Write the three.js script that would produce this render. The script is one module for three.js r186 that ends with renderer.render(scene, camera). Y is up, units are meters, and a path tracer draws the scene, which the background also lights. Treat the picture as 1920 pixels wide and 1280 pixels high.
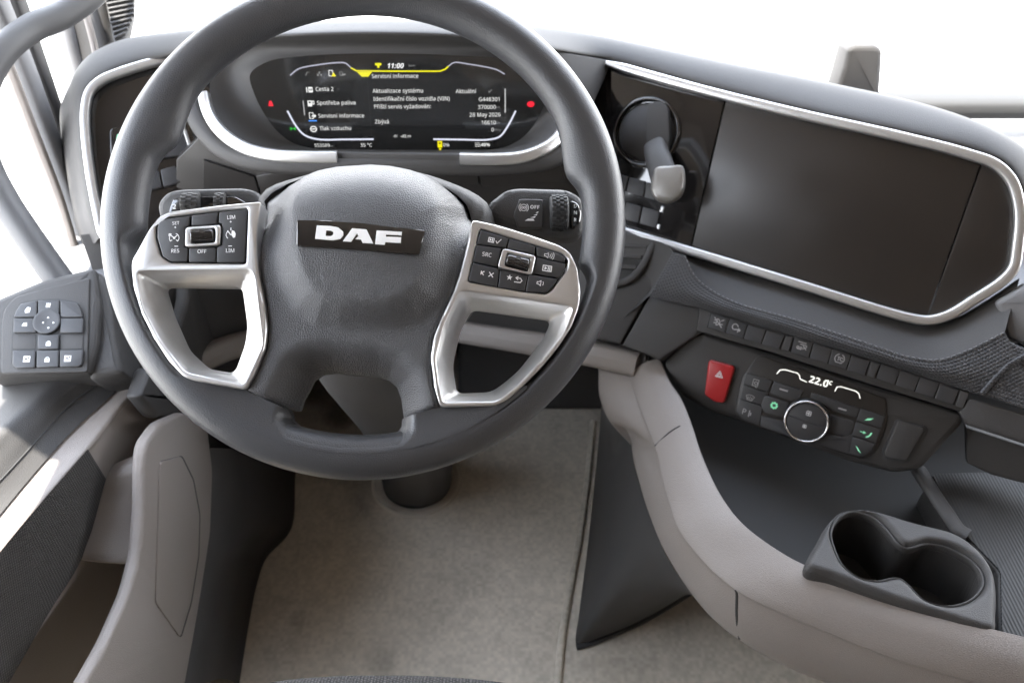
import * as THREE from 'three';
import { toCreasedNormals, mergeGeometries } from 'three/addons/utils/BufferGeometryUtils.js';
import { FontLoader } from 'three/addons/loaders/FontLoader.js';

// ---------------------------------------------------------------- camera, sky, sun, exposure
const scene = new THREE.Scene();
const FOCAL = 1545, PITCH = THREE.MathUtils.degToRad(42);          // focal length in photograph pixels; looking down
const EYE = new THREE.Vector3(0.1256, 1.197, 0.602);
const camera = new THREE.PerspectiveCamera(2 * Math.atan(640 / FOCAL) * 180 / Math.PI, 1.5, 0.02, 600);
camera.position.copy(EYE);
camera.rotation.set(-PITCH, 0, 0);
camera.focus = 0.74; camera.userData.fStop = 7;
scene.add(camera);

const renderer = new THREE.WebGLRenderer({ antialias: true });
renderer.toneMapping = THREE.LinearToneMapping;
renderer.toneMappingExposure = 10;
renderer.shadowMap.enabled = true;

const skyData = new Float32Array(256 * 128 * 4);
for (let j = 0; j < 128; j++) for (let i = 0; i < 256; i++) {
  const el = (j + 0.5) / 128 * 180 - 90, t = Math.max(0, Math.min(1, el / 75)), k = (j * 256 + i) * 4;
  const s = Math.pow(1 - t, 1.5);
  skyData[k] = 0.72 + 0.64 * s; skyData[k + 1] = 0.85 + 0.52 * s; skyData[k + 2] = 1.08 + 0.30 * s; skyData[k + 3] = 1;
}
const sky = new THREE.DataTexture(skyData, 256, 128, THREE.RGBAFormat, THREE.FloatType);
sky.mapping = THREE.EquirectangularReflectionMapping; sky.magFilter = THREE.LinearFilter; sky.needsUpdate = true;
scene.background = sky; scene.environment = sky;

const SUN = new THREE.Vector3(-0.2126, 1.0, -0.06).normalize();
const sun = new THREE.DirectionalLight(new THREE.Color().setRGB(1, 0.95, 0.86), 4);
sun.position.copy(SUN).multiplyScalar(12); sun.castShadow = true; sun.shadow.mapSize.set(2048, 2048);
Object.assign(sun.shadow.camera, { left: -4, right: 4, top: 4, bottom: -4, near: 1, far: 30 });
scene.add(sun);

// ---------------------------------------------------------------- pixels to directions, planes
const FWD = new THREE.Vector3(0, -Math.sin(PITCH), -Math.cos(PITCH)), UPV = new THREE.Vector3(0, Math.cos(PITCH), -Math.sin(PITCH)), RGT = new THREE.Vector3(1, 0, 0);
const V = (x, y, z) => new THREE.Vector3(x, y, z);
const dirOf = (px, py) => FWD.clone().addScaledVector(RGT, (px - 960) / FOCAL).addScaledVector(UPV, (640 - py) / FOCAL);
const P = (px, py, d) => EYE.clone().addScaledVector(dirOf(px, py), d);
const PY = (px, py, y) => { const r = dirOf(px, py); return EYE.clone().addScaledVector(r, (y - EYE.y) / r.y); };
const PX = (px, py, x) => { const r = dirOf(px, py); return EYE.clone().addScaledVector(r, (x - EYE.x) / r.x); };
class Plane {
  constructor(o, n, xh = RGT) {
    this.o = o.clone(); this.n = n.clone().normalize();
    if (this.n.dot(EYE.clone().sub(o)) < 0) this.n.negate();
    this.x = xh.clone().addScaledVector(this.n, -xh.dot(this.n)).normalize();
    this.y = this.n.clone().cross(this.x);
    this.m = new THREE.Matrix4().makeBasis(this.x, this.y, this.n).setPosition(this.o);
  }
  static at(a, b, c, xh) { const A = P(...a), B = P(...b), C = P(...c); return new Plane(A, B.clone().sub(A).cross(C.clone().sub(A)), xh); }
  static yaw(o, yaw, tilt) {
    const y = THREE.MathUtils.degToRad(yaw), t = THREE.MathUtils.degToRad(tilt);
    return new Plane(o, V(-Math.sin(y) * Math.cos(t), Math.sin(t), Math.cos(y) * Math.cos(t)), V(Math.cos(y), 0, Math.sin(y)));
  }
  hit(px, py, h = 0) {
    const r = dirOf(px, py), o = this.o.clone().addScaledVector(this.n, h), t = o.sub(EYE).dot(this.n) / r.dot(this.n);
    const q = EYE.clone().addScaledVector(r, t).sub(this.o);
    return [q.dot(this.x), q.dot(this.y)];
  }
  w(u, v, h = 0) { return this.o.clone().addScaledVector(this.x, u).addScaledVector(this.y, v).addScaledVector(this.n, h); }
  pt(px, py, h = 0) { const [u, v] = this.hit(px, py, h); return this.w(u, v, h); }
  px(list, h = 0) { return list.map(([a, b]) => this.hit(a, b, h)); }
}

// ---------------------------------------------------------------- geometry helpers (all in world metres)
function rounded(pts, r, seg = 5) {                                  // polygon with rounded corners
  const out = [], n = pts.length;
  for (let i = 0; i < n; i++) {
    const a = pts[(i + n - 1) % n], b = pts[i], c = pts[(i + 1) % n], rr = Array.isArray(r) ? r[i] : r;
    const la = Math.hypot(a[0] - b[0], a[1] - b[1]), lc = Math.hypot(c[0] - b[0], c[1] - b[1]);
    const ua = [(a[0] - b[0]) / la, (a[1] - b[1]) / la], uc = [(c[0] - b[0]) / lc, (c[1] - b[1]) / lc];
    const t = Math.min(rr, la * 0.48, lc * 0.48);
    if (t < 1e-5) { out.push(b); continue; }
    const p = [b[0] + ua[0] * t, b[1] + ua[1] * t], q = [b[0] + uc[0] * t, b[1] + uc[1] * t];
    for (let k = 0; k <= seg; k++) { const s = k / seg, i2 = (1 - s) ** 2, i1 = 2 * s * (1 - s), i0 = s * s; out.push([p[0] * i2 + b[0] * i1 + q[0] * i0, p[1] * i2 + b[1] * i1 + q[1] * i0]); }
  }
  return out;
}
function smooth2(pts, n, closed = true) {
  const c = new THREE.CatmullRomCurve3(pts.map(([a, b]) => V(a, b, 0)), closed, 'centripetal');
  return c.getSpacedPoints(n).slice(0, closed ? n : n + 1).map((p) => [p.x, p.y]);
}
function ccw(pts) { return THREE.ShapeUtils.isClockWise(pts.map(([a, b]) => new THREE.Vector2(a, b))) ? pts.slice().reverse() : pts; }
const shapeOf = (pts) => new THREE.Shape(ccw(pts).map(([a, b]) => new THREE.Vector2(a, b)));
function slab(pl, pts, h0, h1, bev = 0.001, holes = [], seg = 3) {
  const s = shapeOf(pts);
  for (const h of holes) s.holes.push(new THREE.Path(ccw(h).reverse().map(([a, b]) => new THREE.Vector2(a, b))));
  bev = Math.min(bev, (h1 - h0) * 0.49);
  const g = new THREE.ExtrudeGeometry(s, { depth: Math.max(1e-5, h1 - h0 - 2 * bev), bevelEnabled: bev > 0, bevelThickness: bev, bevelSize: bev, bevelOffset: -bev, bevelSegments: seg, curveSegments: 6 });
  g.translate(0, 0, h0 + bev);
  const c = toCreasedNormals(g, 0.62);
  return c.applyMatrix4(pl.m);
}
const pslab = (pl, pxs, h0, h1, bev, r = 0, holes) => slab(pl, r ? rounded(pl.px(pxs, h1), r) : pl.px(pxs, h1), h0, h1, bev, holes);
function makeGeo(pos, idx, uv) {
  const g = new THREE.BufferGeometry();
  g.setAttribute('position', new THREE.Float32BufferAttribute(pos, 3));
  g.setAttribute('uv', new THREE.Float32BufferAttribute(uv, 2));
  g.setIndex(idx); g.computeVertexNormals();
  return g;
}
function segDist(u, v, a, b) {
  const dx = b[0] - a[0], dy = b[1] - a[1], t = Math.max(0, Math.min(1, ((u - a[0]) * dx + (v - a[1]) * dy) / (dx * dx + dy * dy + 1e-15)));
  return Math.hypot(u - a[0] - dx * t, v - a[1] - dy * t);
}
function sdf(pts) {                                                   // positive inside
  return (u, v) => {
    let d = 1e9, ins = false;
    for (let i = 0, j = pts.length - 1; i < pts.length; j = i++) {
      const a = pts[i], b = pts[j];
      d = Math.min(d, segDist(u, v, a, b));
      if ((a[1] > v) !== (b[1] > v) && u < (b[0] - a[0]) * (v - a[1]) / (b[1] - a[1]) + a[0]) ins = !ins;
    }
    return ins ? d : -d;
  };
}
function field(pl, pts, hFn, cell, { low = null, holes = [] } = {}) {  // a height field over a polygon, clipped to its outline, with a wall down to `low`
  const f0 = sdf(pts), fh = holes.map(sdf), f = (u, v) => Math.min(f0(u, v), ...fh.map((g) => -g(u, v)));
  let x0 = 1e9, x1 = -1e9, y0 = 1e9, y1 = -1e9;
  for (const [a, b] of pts) { x0 = Math.min(x0, a); x1 = Math.max(x1, a); y0 = Math.min(y0, b); y1 = Math.max(y1, b); }
  x0 -= cell; y0 -= cell; const nx = Math.ceil((x1 - x0) / cell) + 2, ny = Math.ceil((y1 - y0) / cell) + 2;
  const val = new Float32Array(nx * ny);
  for (let j = 0; j < ny; j++) for (let i = 0; i < nx; i++) val[j * nx + i] = f(x0 + i * cell, y0 + j * cell) || 1e-9;
  const pos = [], uv = [], idx = [], map = new Map();
  const put = (key, u, v, s) => {
    if (map.has(key)) return map.get(key);
    const p = pl.w(u, v, hFn(u, v, Math.max(0, s))); pos.push(p.x, p.y, p.z); uv.push(u, v); map.set(key, uv.length / 2 - 1); return uv.length / 2 - 1;
  };
  const wall = [];
  for (let j = 0; j < ny - 1; j++) for (let i = 0; i < nx - 1; i++) {
    const c = [[i, j], [i + 1, j], [i + 1, j + 1], [i, j + 1]], poly = [];
    for (let k = 0; k < 4; k++) {
      const [ai, aj] = c[k], [bi, bj] = c[(k + 1) % 4], a = val[aj * nx + ai], b = val[bj * nx + bi];
      if (a > 0) poly.push([put(aj * nx + ai, x0 + ai * cell, y0 + aj * cell, a), 0]);
      if ((a > 0) !== (b > 0)) {
        const t = a / (a - b), u = x0 + (ai + (bi - ai) * t) * cell, v = y0 + (aj + (bj - aj) * t) * cell;
        const lo = Math.min(aj * nx + ai, bj * nx + bi);
        poly.push([put('e' + lo + (ai === bi ? 'y' : 'x'), u, v, 0), 1]);
      }
    }
    for (let k = 1; k + 1 < poly.length; k++) idx.push(poly[0][0], poly[k][0], poly[k + 1][0]);
    for (let k = 0; k < poly.length; k++) { const q = poly[(k + 1) % poly.length]; if (poly[k][1] && q[1]) wall.push([poly[k][0], q[0]]); }
  }
  const top = makeGeo(pos, idx, uv);
  if (low === null) return top;
  const wp = [], wu = [], wi = [];
  for (const [a, b] of wall) {
    const A = [uv[a * 2], uv[a * 2 + 1]], B = [uv[b * 2], uv[b * 2 + 1]], n = wu.length / 2;
    for (const [q, k] of [[A, a], [B, b]]) { wp.push(pos[k * 3], pos[k * 3 + 1], pos[k * 3 + 2]); wu.push(q[0], q[1]); const p = pl.w(q[0], q[1], low); wp.push(p.x, p.y, p.z); wu.push(q[0], q[1] + 0.02); }
    wi.push(n, n + 1, n + 2, n + 1, n + 3, n + 2);
  }
  const w = makeGeo(wp, wi, wu);
  return mergeGeometries([top.toNonIndexed(), w.toNonIndexed()]);
}
function grid(rows, outward = false) {                                // rows[i][j]: Vector3; uv in metres; faces turned outward (tubes) or to the driver's side
  const pos = [], uv = [], idx = [], n = rows.length, m = rows[0].length;
  let va = 0;
  for (let i = 0; i < n; i++) {
    let ub = 0;
    if (i) va += rows[i][Math.floor(m / 2)].distanceTo(rows[i - 1][Math.floor(m / 2)]);
    for (let j = 0; j < m; j++) { if (j) ub += rows[i][j].distanceTo(rows[i][j - 1]); const p = rows[i][j]; pos.push(p.x, p.y, p.z); uv.push(va, ub); }
  }
  for (let i = 0; i + 1 < n; i++) for (let j = 0; j + 1 < m; j++) { const a = i * m + j; idx.push(a, a + 1, a + m, a + 1, a + m + 1, a + m); }
  let flip = outward;
  if (!outward) {
    let s = 0; const A = V(0, 0, 0), B = V(0, 0, 0);
    for (let i = 0; i + 1 < n; i += 2) for (let j = 0; j + 1 < m; j++) { const p = rows[i][j]; A.copy(rows[i][j + 1]).sub(p); B.copy(rows[i + 1][j]).sub(p); s += A.cross(B).dot(EYE.clone().sub(p)); }
    flip = s < 0;
  }
  if (flip) for (let k = 0; k < idx.length; k += 3) { const t = idx[k + 1]; idx[k + 1] = idx[k + 2]; idx[k + 2] = t; }
  return makeGeo(pos, idx, uv);
}
const curve = (pts, n, closed = false) => new THREE.CatmullRomCurve3(pts, closed, 'centripetal').getSpacedPoints(n);
function loft(rails, n = 40, across = 4, soft = false) {              // rails: arrays of Vector3, a surface through them
  const R = rails.map((r) => curve(r, n)), rows = [];
  for (let i = 0; i <= n; i++) {
    const c = R.map((r) => r[i]);
    if (soft && c.length > 2) rows.push(new THREE.CatmullRomCurve3(c, false, 'centripetal').getPoints(across * (c.length - 1)));
    else { const row = []; for (let k = 0; k + 1 < c.length; k++) for (let s = k ? 1 : 0; s <= across; s++) row.push(c[k].clone().lerp(c[k + 1], s / across)); rows.push(row); }
  }
  return grid(rows);
}
function loftBy(rails, n = 60, across = 4) {                           // as loft, the rails matched point by point
  const R = rails.map((r) => new THREE.CatmullRomCurve3(r, false, 'centripetal')), rows = [];
  for (let i = 0; i <= n; i++) { const c = R.map((r) => r.getPoint(i / n)); rows.push(new THREE.CatmullRomCurve3(c, false, 'centripetal').getPoints(across * (c.length - 1))); }
  return grid(rows);
}
const creased = (g, a = 0.7) => toCreasedNormals(g.index ? g.toNonIndexed() : g, a);
function sweep(path, profile, normal, { caps = true, n = null } = {}) {  // profile(t) -> closed list of [side, up]; normal: Vector3 or t -> Vector3
  const pts = path, N = pts.length, rows = [];
  for (let i = 0; i < N; i++) {
    const t = i / (N - 1), T = pts[Math.min(N - 1, i + 1)].clone().sub(pts[Math.max(0, i - 1)]).normalize();
    let up = (typeof normal === 'function' ? normal(t) : normal).clone(); up.addScaledVector(T, -up.dot(T)).normalize();
    const side = T.clone().cross(up), pr = profile(t);
    rows.push([...pr, pr[0]].map(([a, b]) => pts[i].clone().addScaledVector(side, a).addScaledVector(up, b)));
  }
  const g = [grid(rows, true).toNonIndexed()];
  if (caps) for (const i of [0, N - 1]) {
    const c = rows[i].slice(0, -1), m = V(0, 0, 0); c.forEach((p) => m.add(p)); m.divideScalar(c.length);
    const pos = [], uv = [];
    for (let k = 0; k < c.length; k++) for (const p of [m, c[k], c[(k + 1) % c.length]]) { pos.push(p.x, p.y, p.z); uv.push(p.x, p.y); }
    const f = new THREE.BufferGeometry(); f.setAttribute('position', new THREE.Float32BufferAttribute(pos, 3)); f.setAttribute('uv', new THREE.Float32BufferAttribute(uv, 2)); f.computeVertexNormals(); g.push(f);
  }
  g.forEach((q) => { for (const k of Object.keys(q.attributes)) if (!['position', 'normal', 'uv'].includes(k)) q.deleteAttribute(k); });
  return mergeGeometries(g);
}
const oval = (a, b, n = 16, e = 1) => Array.from({ length: n }, (_, k) => { const t = k / n * Math.PI * 2, c = Math.cos(t), s = Math.sin(t); return [a * Math.sign(c) * Math.abs(c) ** e, b * Math.sign(s) * Math.abs(s) ** e]; });
function box(x0, x1, y0, y1, z0, z1) { const g = new THREE.BoxGeometry(x1 - x0, y1 - y0, z1 - z0); g.translate((x0 + x1) / 2, (y0 + y1) / 2, (z0 + z1) / 2); return g; }
function lathe(o, axis, prof, seg = 40) {                              // prof: [radius, height] along axis from o
  const g = new THREE.LatheGeometry(prof.map(([r, h]) => new THREE.Vector2(r, h)), seg);
  g.applyQuaternion(new THREE.Quaternion().setFromUnitVectors(V(0, 1, 0), axis.clone().normalize())); g.translate(o.x, o.y, o.z); return g;
}

// ---------------------------------------------------------------- seeded noise and textures
let seed = 7; const rnd = () => { seed = (seed * 1664525 + 1013904223) >>> 0; return seed / 4294967296; };
function tileNoise(n, cells) {                                         // smooth tileable value noise, n x n
  const g = Float32Array.from({ length: cells * cells }, rnd), out = new Float32Array(n * n), s = (t) => t * t * (3 - 2 * t);
  for (let y = 0; y < n; y++) for (let x = 0; x < n; x++) {
    const fx = x / n * cells, fy = y / n * cells, ix = Math.floor(fx), iy = Math.floor(fy), tx = s(fx - ix), ty = s(fy - iy), a = (i, j) => g[((iy + j) % cells) * cells + (ix + i) % cells];
    out[y * n + x] = (a(0, 0) * (1 - tx) + a(1, 0) * tx) * (1 - ty) + (a(0, 1) * (1 - tx) + a(1, 1) * tx) * ty;
  }
  return out;
}
function worley(n, cells) {
  const p = Array.from({ length: cells * cells }, () => [rnd(), rnd()]), out = new Float32Array(n * n);
  for (let y = 0; y < n; y++) for (let x = 0; x < n; x++) {
    const fx = x / n * cells, fy = y / n * cells, ix = Math.floor(fx), iy = Math.floor(fy); let a = 9, b = 9;
    for (let j = -1; j < 2; j++) for (let i = -1; i < 2; i++) {
      const q = p[((iy + j + cells) % cells) * cells + (ix + i + cells) % cells], d = Math.hypot(ix + i + q[0] - fx, iy + j + q[1] - fy);
      if (d < a) { b = a; a = d; } else if (d < b) b = d;
    }
    out[y * n + x] = Math.min(1, (b - a) * 1.9);
  }
  return out;
}
function texOf(n, metres, fn, srgb = false) {                          // fn(i) -> value or [r, g, b], 0..1
  const d = new Uint8Array(n * n * 4);
  for (let i = 0; i < n * n; i++) { let c = fn(i); if (!Array.isArray(c)) c = [c, c, c]; for (let k = 0; k < 3; k++) d[i * 4 + k] = Math.max(0, Math.min(255, c[k] * 255)); d[i * 4 + 3] = 255; }
  const t = new THREE.DataTexture(d, n, n); t.wrapS = t.wrapT = THREE.RepeatWrapping; t.magFilter = THREE.LinearFilter; t.minFilter = THREE.LinearMipmapLinearFilter;
  t.repeat.set(1 / metres, 1 / metres); if (srgb) t.colorSpace = THREE.SRGBColorSpace; t.needsUpdate = true; return t;
}
const wl = worley(512, 44), fine = tileNoise(512, 128), mid = tileNoise(512, 32), big = tileNoise(512, 7), huge = tileNoise(512, 3);
const leatherBump = texOf(512, 0.085, (i) => Math.sqrt(wl[i]) * 0.8 + fine[i] * 0.2);
const grainBump = texOf(512, 0.09, (i) => wl[i] * 0.6 + fine[i] * 0.4);
const smoothBump = texOf(512, 0.25, (i) => fine[i] * 0.5 + mid[i] * 0.5);
const hexBump = texOf(256, 0.032, (i) => {
  const x = (i % 256) / 256 * 8, y = Math.floor(i / 256) / 256 * 8, row = Math.floor(y), fx = (x + (row % 2) * 0.5) % 1 - 0.5, fy = y % 1 - 0.5;
  return Math.max(0, 1 - Math.pow(Math.hypot(fx, fy) * 2.0, 4));
});
const ribBump = texOf(256, 0.04, (i) => 0.5 + 0.5 * Math.sin((i % 256) / 256 * Math.PI * 2 * 10));
const weaveBump = texOf(256, 0.024, (i) => { const x = (i % 256) / 256 * 8, y = Math.floor(i / 256) / 256 * 8; return Math.abs(Math.sin(x * Math.PI)) * Math.abs(Math.sin((y + (Math.floor(x) % 2) * 0.5) * Math.PI)); });
const weaveColor = texOf(256, 0.024, (i) => { const x = (i % 256) / 256 * 8, y = Math.floor(i / 256) / 256 * 8, k = Math.abs(Math.sin(x * Math.PI)) * Math.abs(Math.sin((y + (Math.floor(x) % 2) * 0.5) * Math.PI)); return 0.55 + 0.45 * k + 0.1 * (fine[i % 65536] - 0.5); }, true);
const wearRough = (lo, hi) => texOf(512, 0.31, (i) => lo + (hi - lo) * (0.5 * big[i] + 0.3 * mid[i] + 0.2 * fine[i]));
const fineB = tileNoise(1024, 256), midB = tileNoise(1024, 64), bigB = tileNoise(1024, 19), hugeB = tileNoise(1024, 5);
const floorColor = texOf(1024, 1.35, (i) => {
  const st = Math.max(0, bigB[i] - 0.72) * 0.9 * hugeB[i] + Math.max(0, hugeB[i] - 0.55) * 0.16 + Math.max(0, midB[i] - 0.86) * 0.5 * bigB[i];
  const k = 0.91 + 0.10 * (fineB[i] - 0.5) + 0.06 * (midB[i] - 0.5) - st * 1.5; return [k, k * 0.99, k * 0.965];
}, true);

const M = {};
const std = (o) => new THREE.MeshStandardMaterial(o), lin = (r, g = r, b = r) => new THREE.Color().setRGB(r, g, b);
M.leather = std({ color: lin(0.064, 0.065, 0.070), roughness: 0.43, bumpMap: leatherBump, bumpScale: 0.00052 });
M.rim = std({ color: lin(0.050, 0.051, 0.055), roughness: 0.33, bumpMap: leatherBump, bumpScale: 0.0002 });
M.dark = std({ color: lin(0.038, 0.036, 0.035), roughness: 0.64, bumpMap: grainBump, bumpScale: 0.00018 });
M.darker = std({ color: lin(0.036, 0.034, 0.033), roughness: 0.62, bumpMap: grainBump, bumpScale: 0.00018 });
M.hex = std({ color: lin(0.045, 0.045, 0.048), roughness: 0.55, bumpMap: hexBump, bumpScale: 0.0007 });
M.rib = std({ color: lin(0.03), roughness: 0.7, bumpMap: ribBump, bumpScale: 0.00035 });
M.button = std({ color: lin(0.034, 0.034, 0.036), roughness: 0.48, bumpMap: smoothBump, bumpScale: 0.00004 });
M.silver = std({ color: lin(0.60, 0.595, 0.59), roughness: 0.38, metalness: 0.88, bumpMap: smoothBump, bumpScale: 0.00002 });
M.chrome = std({ color: lin(0.75), roughness: 0.16, metalness: 1 });
M.satin = std({ color: lin(0.020, 0.018, 0.017), roughness: 0.34 });
M.handle = std({ color: lin(0.085, 0.085, 0.088), roughness: 0.5, bumpMap: grainBump, bumpScale: 0.00015 });
M.gloss = new THREE.MeshPhysicalMaterial({ color: lin(0.012, 0.011, 0.011), roughness: 0.10, clearcoat: 1, clearcoatRoughness: 0.04 });
M.screen = new THREE.MeshPhysicalMaterial({ color: lin(0.020, 0.016, 0.0135), roughness: 0.46, roughnessMap: wearRough(0.65, 1.0), clearcoat: 0.22, clearcoatRoughness: 0.18 });
M.beige = std({ color: lin(0.212, 0.187, 0.170), roughness: 0.52, bumpMap: grainBump, bumpScale: 0.00026 });
M.beigeDark = std({ color: lin(0.20, 0.175, 0.15), roughness: 0.6, bumpMap: grainBump, bumpScale: 0.0001 });
M.floor = std({ color: lin(0.66, 0.60, 0.52), map: floorColor, roughness: 0.92, bumpMap: smoothBump, bumpScale: 0.0003 });
M.fabric = std({ color: lin(0.09, 0.085, 0.082), map: weaveColor, roughness: 0.95, bumpMap: weaveBump, bumpScale: 0.0008 });
M.dim = std({ color: lin(0.36), roughness: 0.5 });
M.white = std({ color: lin(0.80), roughness: 0.5 });
M.green = std({ color: lin(0.22, 0.5, 0.34), roughness: 0.5, emissive: lin(0.015, 0.05, 0.028) });
M.lit = std({ color: lin(0.8), roughness: 0.5, emissive: lin(0.10, 0.10, 0.09) });
M.red = std({ color: lin(0.36, 0.014, 0.016), roughness: 0.34 });
M.grey = std({ color: lin(0.17, 0.17, 0.175), roughness: 0.55, bumpMap: grainBump, bumpScale: 0.00015 });
M.headliner = std({ color: lin(0.19, 0.155, 0.125), roughness: 0.95 });
M.rubber = std({ color: lin(0.03), roughness: 0.75 });
M.glass = new THREE.MeshPhysicalMaterial({ color: lin(0.98), roughness: 0, transmission: 1, thickness: 0, ior: 1.5 });
M.ground = std({ color: lin(0.46, 0.45, 0.43), roughness: 0.95, map: texOf(512, 3, (i) => 0.82 + 0.18 * (0.5 * mid[i] + 0.5 * fine[i]), true) });

for (const m of Object.values(M)) m.side = THREE.DoubleSide;

// ---------------------------------------------------------------- objects, parts
const base = new Map(), taken = new Map();
const numbered = (n) => { const k = taken.get(n) || 0; taken.set(n, k + 1); return k ? `${n}_${String(k).padStart(3, '0')}` : n; };
function thing(name, label, category, at, group) {
  const o = new THREE.Group(); o.name = numbered(name); o.position.copy(at); scene.add(o); base.set(o, at.clone());
  o.userData = { label, category }; if (group) o.userData.group = group;
  return o;
}
function add(name, geo, mat, parent, label) {
  const b = base.get(parent), m = new THREE.Mesh(geo.translate(-b.x, -b.y, -b.z), mat);
  m.name = name; m.castShadow = m.receiveShadow = true; parent.add(m); base.set(m, b);
  if (label) m.userData.label = label;
  return m;
}
function solo(name, geo, mat, ud) {
  geo.computeBoundingBox(); const bb = geo.boundingBox, b = V((bb.min.x + bb.max.x) / 2, bb.min.y, (bb.min.z + bb.max.z) / 2);
  const m = new THREE.Mesh(geo.translate(-b.x, -b.y, -b.z), mat); m.name = numbered(name); m.position.copy(b); m.castShadow = m.receiveShadow = true;
  m.userData = ud; scene.add(m); base.set(m, b); return m;
}
const structure = (name, geo, mat) => solo(name, geo, mat, { kind: 'structure' });

// ---------------------------------------------------------------- lettering and symbols as thin raised print
const bold = await new FontLoader().loadAsync('fonts/droid/droid_sans_bold.typeface.json'), regular = await new FontLoader().loadAsync('fonts/droid/droid_sans_regular.typeface.json');
function onPlane(g2, pl, px, py, ang, h) {                             // g2 is laid out in photograph pixels (y up) round 0,0
  const a = THREE.MathUtils.degToRad(ang), o = pl.hit(px, py, h), e = pl.hit(px + Math.cos(a), py + Math.sin(a), h);
  const ux = e[0] - o[0], uy = e[1] - o[1], m = new THREE.Matrix4().set(ux, -uy, 0, o[0], uy, ux, 0, o[1], 0, 0, 1, h, 0, 0, 0, 1);
  return g2.applyMatrix4(m).applyMatrix4(pl.m);
}
function words(str, size, font = regular) {
  const g = new THREE.ShapeGeometry(font.generateShapes(str, size), 3); g.computeBoundingBox();
  const b = g.boundingBox; g.translate(-(b.min.x + b.max.x) / 2, -(b.min.y + b.max.y) / 2, 0); return g;
}
function strokes(lines, w, fills = []) {
  const gs = [];
  for (const l of lines) for (let i = 0; i + 1 < l.length; i++) {
    const [a, b] = [l[i], l[i + 1]], L = Math.hypot(b[0] - a[0], b[1] - a[1]) || 1e-6, nx = -(b[1] - a[1]) / L * w / 2, ny = (b[0] - a[0]) / L * w / 2, ex = (b[0] - a[0]) / L * w * 0.3, ey = (b[1] - a[1]) / L * w * 0.3;
    gs.push(new THREE.ShapeGeometry(shapeOf([[a[0] - ex + nx, a[1] - ey + ny], [a[0] - ex - nx, a[1] - ey - ny], [b[0] + ex - nx, b[1] + ey - ny], [b[0] + ex + nx, b[1] + ey + ny]])));
  }
  for (const f of fills) gs.push(new THREE.ShapeGeometry(shapeOf(f)));
  return mergeGeometries(gs);
}
const arc = (cx, cy, r, a0, a1, n = 14) => Array.from({ length: n + 1 }, (_, k) => { const t = (a0 + (a1 - a0) * k / n) * Math.PI / 180; return [cx + r * Math.cos(t), cy + r * Math.sin(t)]; });
const rect = (x0, y0, x1, y1) => [[x0, y0], [x1, y0], [x1, y1], [x0, y1]];
const closedLine = (p) => [...p, p[0]];
const print = (parent, g2, pl, px, py, ang, h, mat = M.white, name = 'symbol') => add(name, onPlane(g2, pl, px, py, ang, h), mat, parent);

// ================================================================ THE SETTING: ground outside, cab shell
structure('ground', new THREE.PlaneGeometry(400, 400).rotateX(-Math.PI / 2).translate(0, -1.25, 0), M.ground);
structure('cab_floor', slab(new Plane(V(0, 0, 0), V(0, 1, 0)), [[-0.50, -1.72], [1.9, -1.72], [1.9, 0.80], [-0.50, 0.80]], -0.04, 0, 0.002), M.floor);
structure('cab_roof', box(-0.56, 1.96, 1.72, 1.80, -0.62, 1.80), M.headliner);
structure('cab_rear_wall', box(-0.60, 1.98, -0.04, 1.72, 1.72, 1.80), M.headliner);
structure('cab_front_wall', box(-0.56, 1.94, -0.04, 0.50, -0.84, -0.80), M.darker);
structure('cab_side_wall_far', mergeGeometries([box(1.90, 1.96, -0.04, 0.62, -0.80, 1.72), box(1.90, 1.96, 1.36, 1.72, -0.80, 1.72), box(1.90, 1.96, 0.62, 1.36, 0.40, 1.72)]), M.headliner);
structure('cab_side_wall_near', mergeGeometries([box(-0.57, -0.53, -0.04, 0.44, -0.80, 1.72), box(-0.56, -0.54, 1.40, 1.72, -0.80, 1.72), box(-0.56, -0.54, 1.10, 1.40, -0.60, -0.03), box(-0.56, -0.54, 0.44, 1.40, 0.42, 1.72)]), M.beigeDark);  // low front header box is added, unseen, blocking sun from the forward door
{
  const w = thing('windscreen', 'wide clear windscreen pane rising behind the dashboard', 'windscreen', V(0.7, 0.52, -0.78));
  const a = [V(-0.52, 0.52, -0.78), V(1.90, 0.52, -0.78)], b = [V(-0.50, 1.73, -0.56), V(1.88, 1.73, -0.56)];
  add('pane', grid([[a[0], b[0]], [a[1], b[1]]]), M.glass, w);
  const seal = [V(0.30, 0.545, -0.735), V(1.0, 0.545, -0.735), V(1.88, 0.545, -0.735)];
  add('seal', sweep(curve(seal, 30), () => oval(0.030, 0.018, 14, 0.7), V(0, 1, 0)), M.rubber, w);
}

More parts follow.
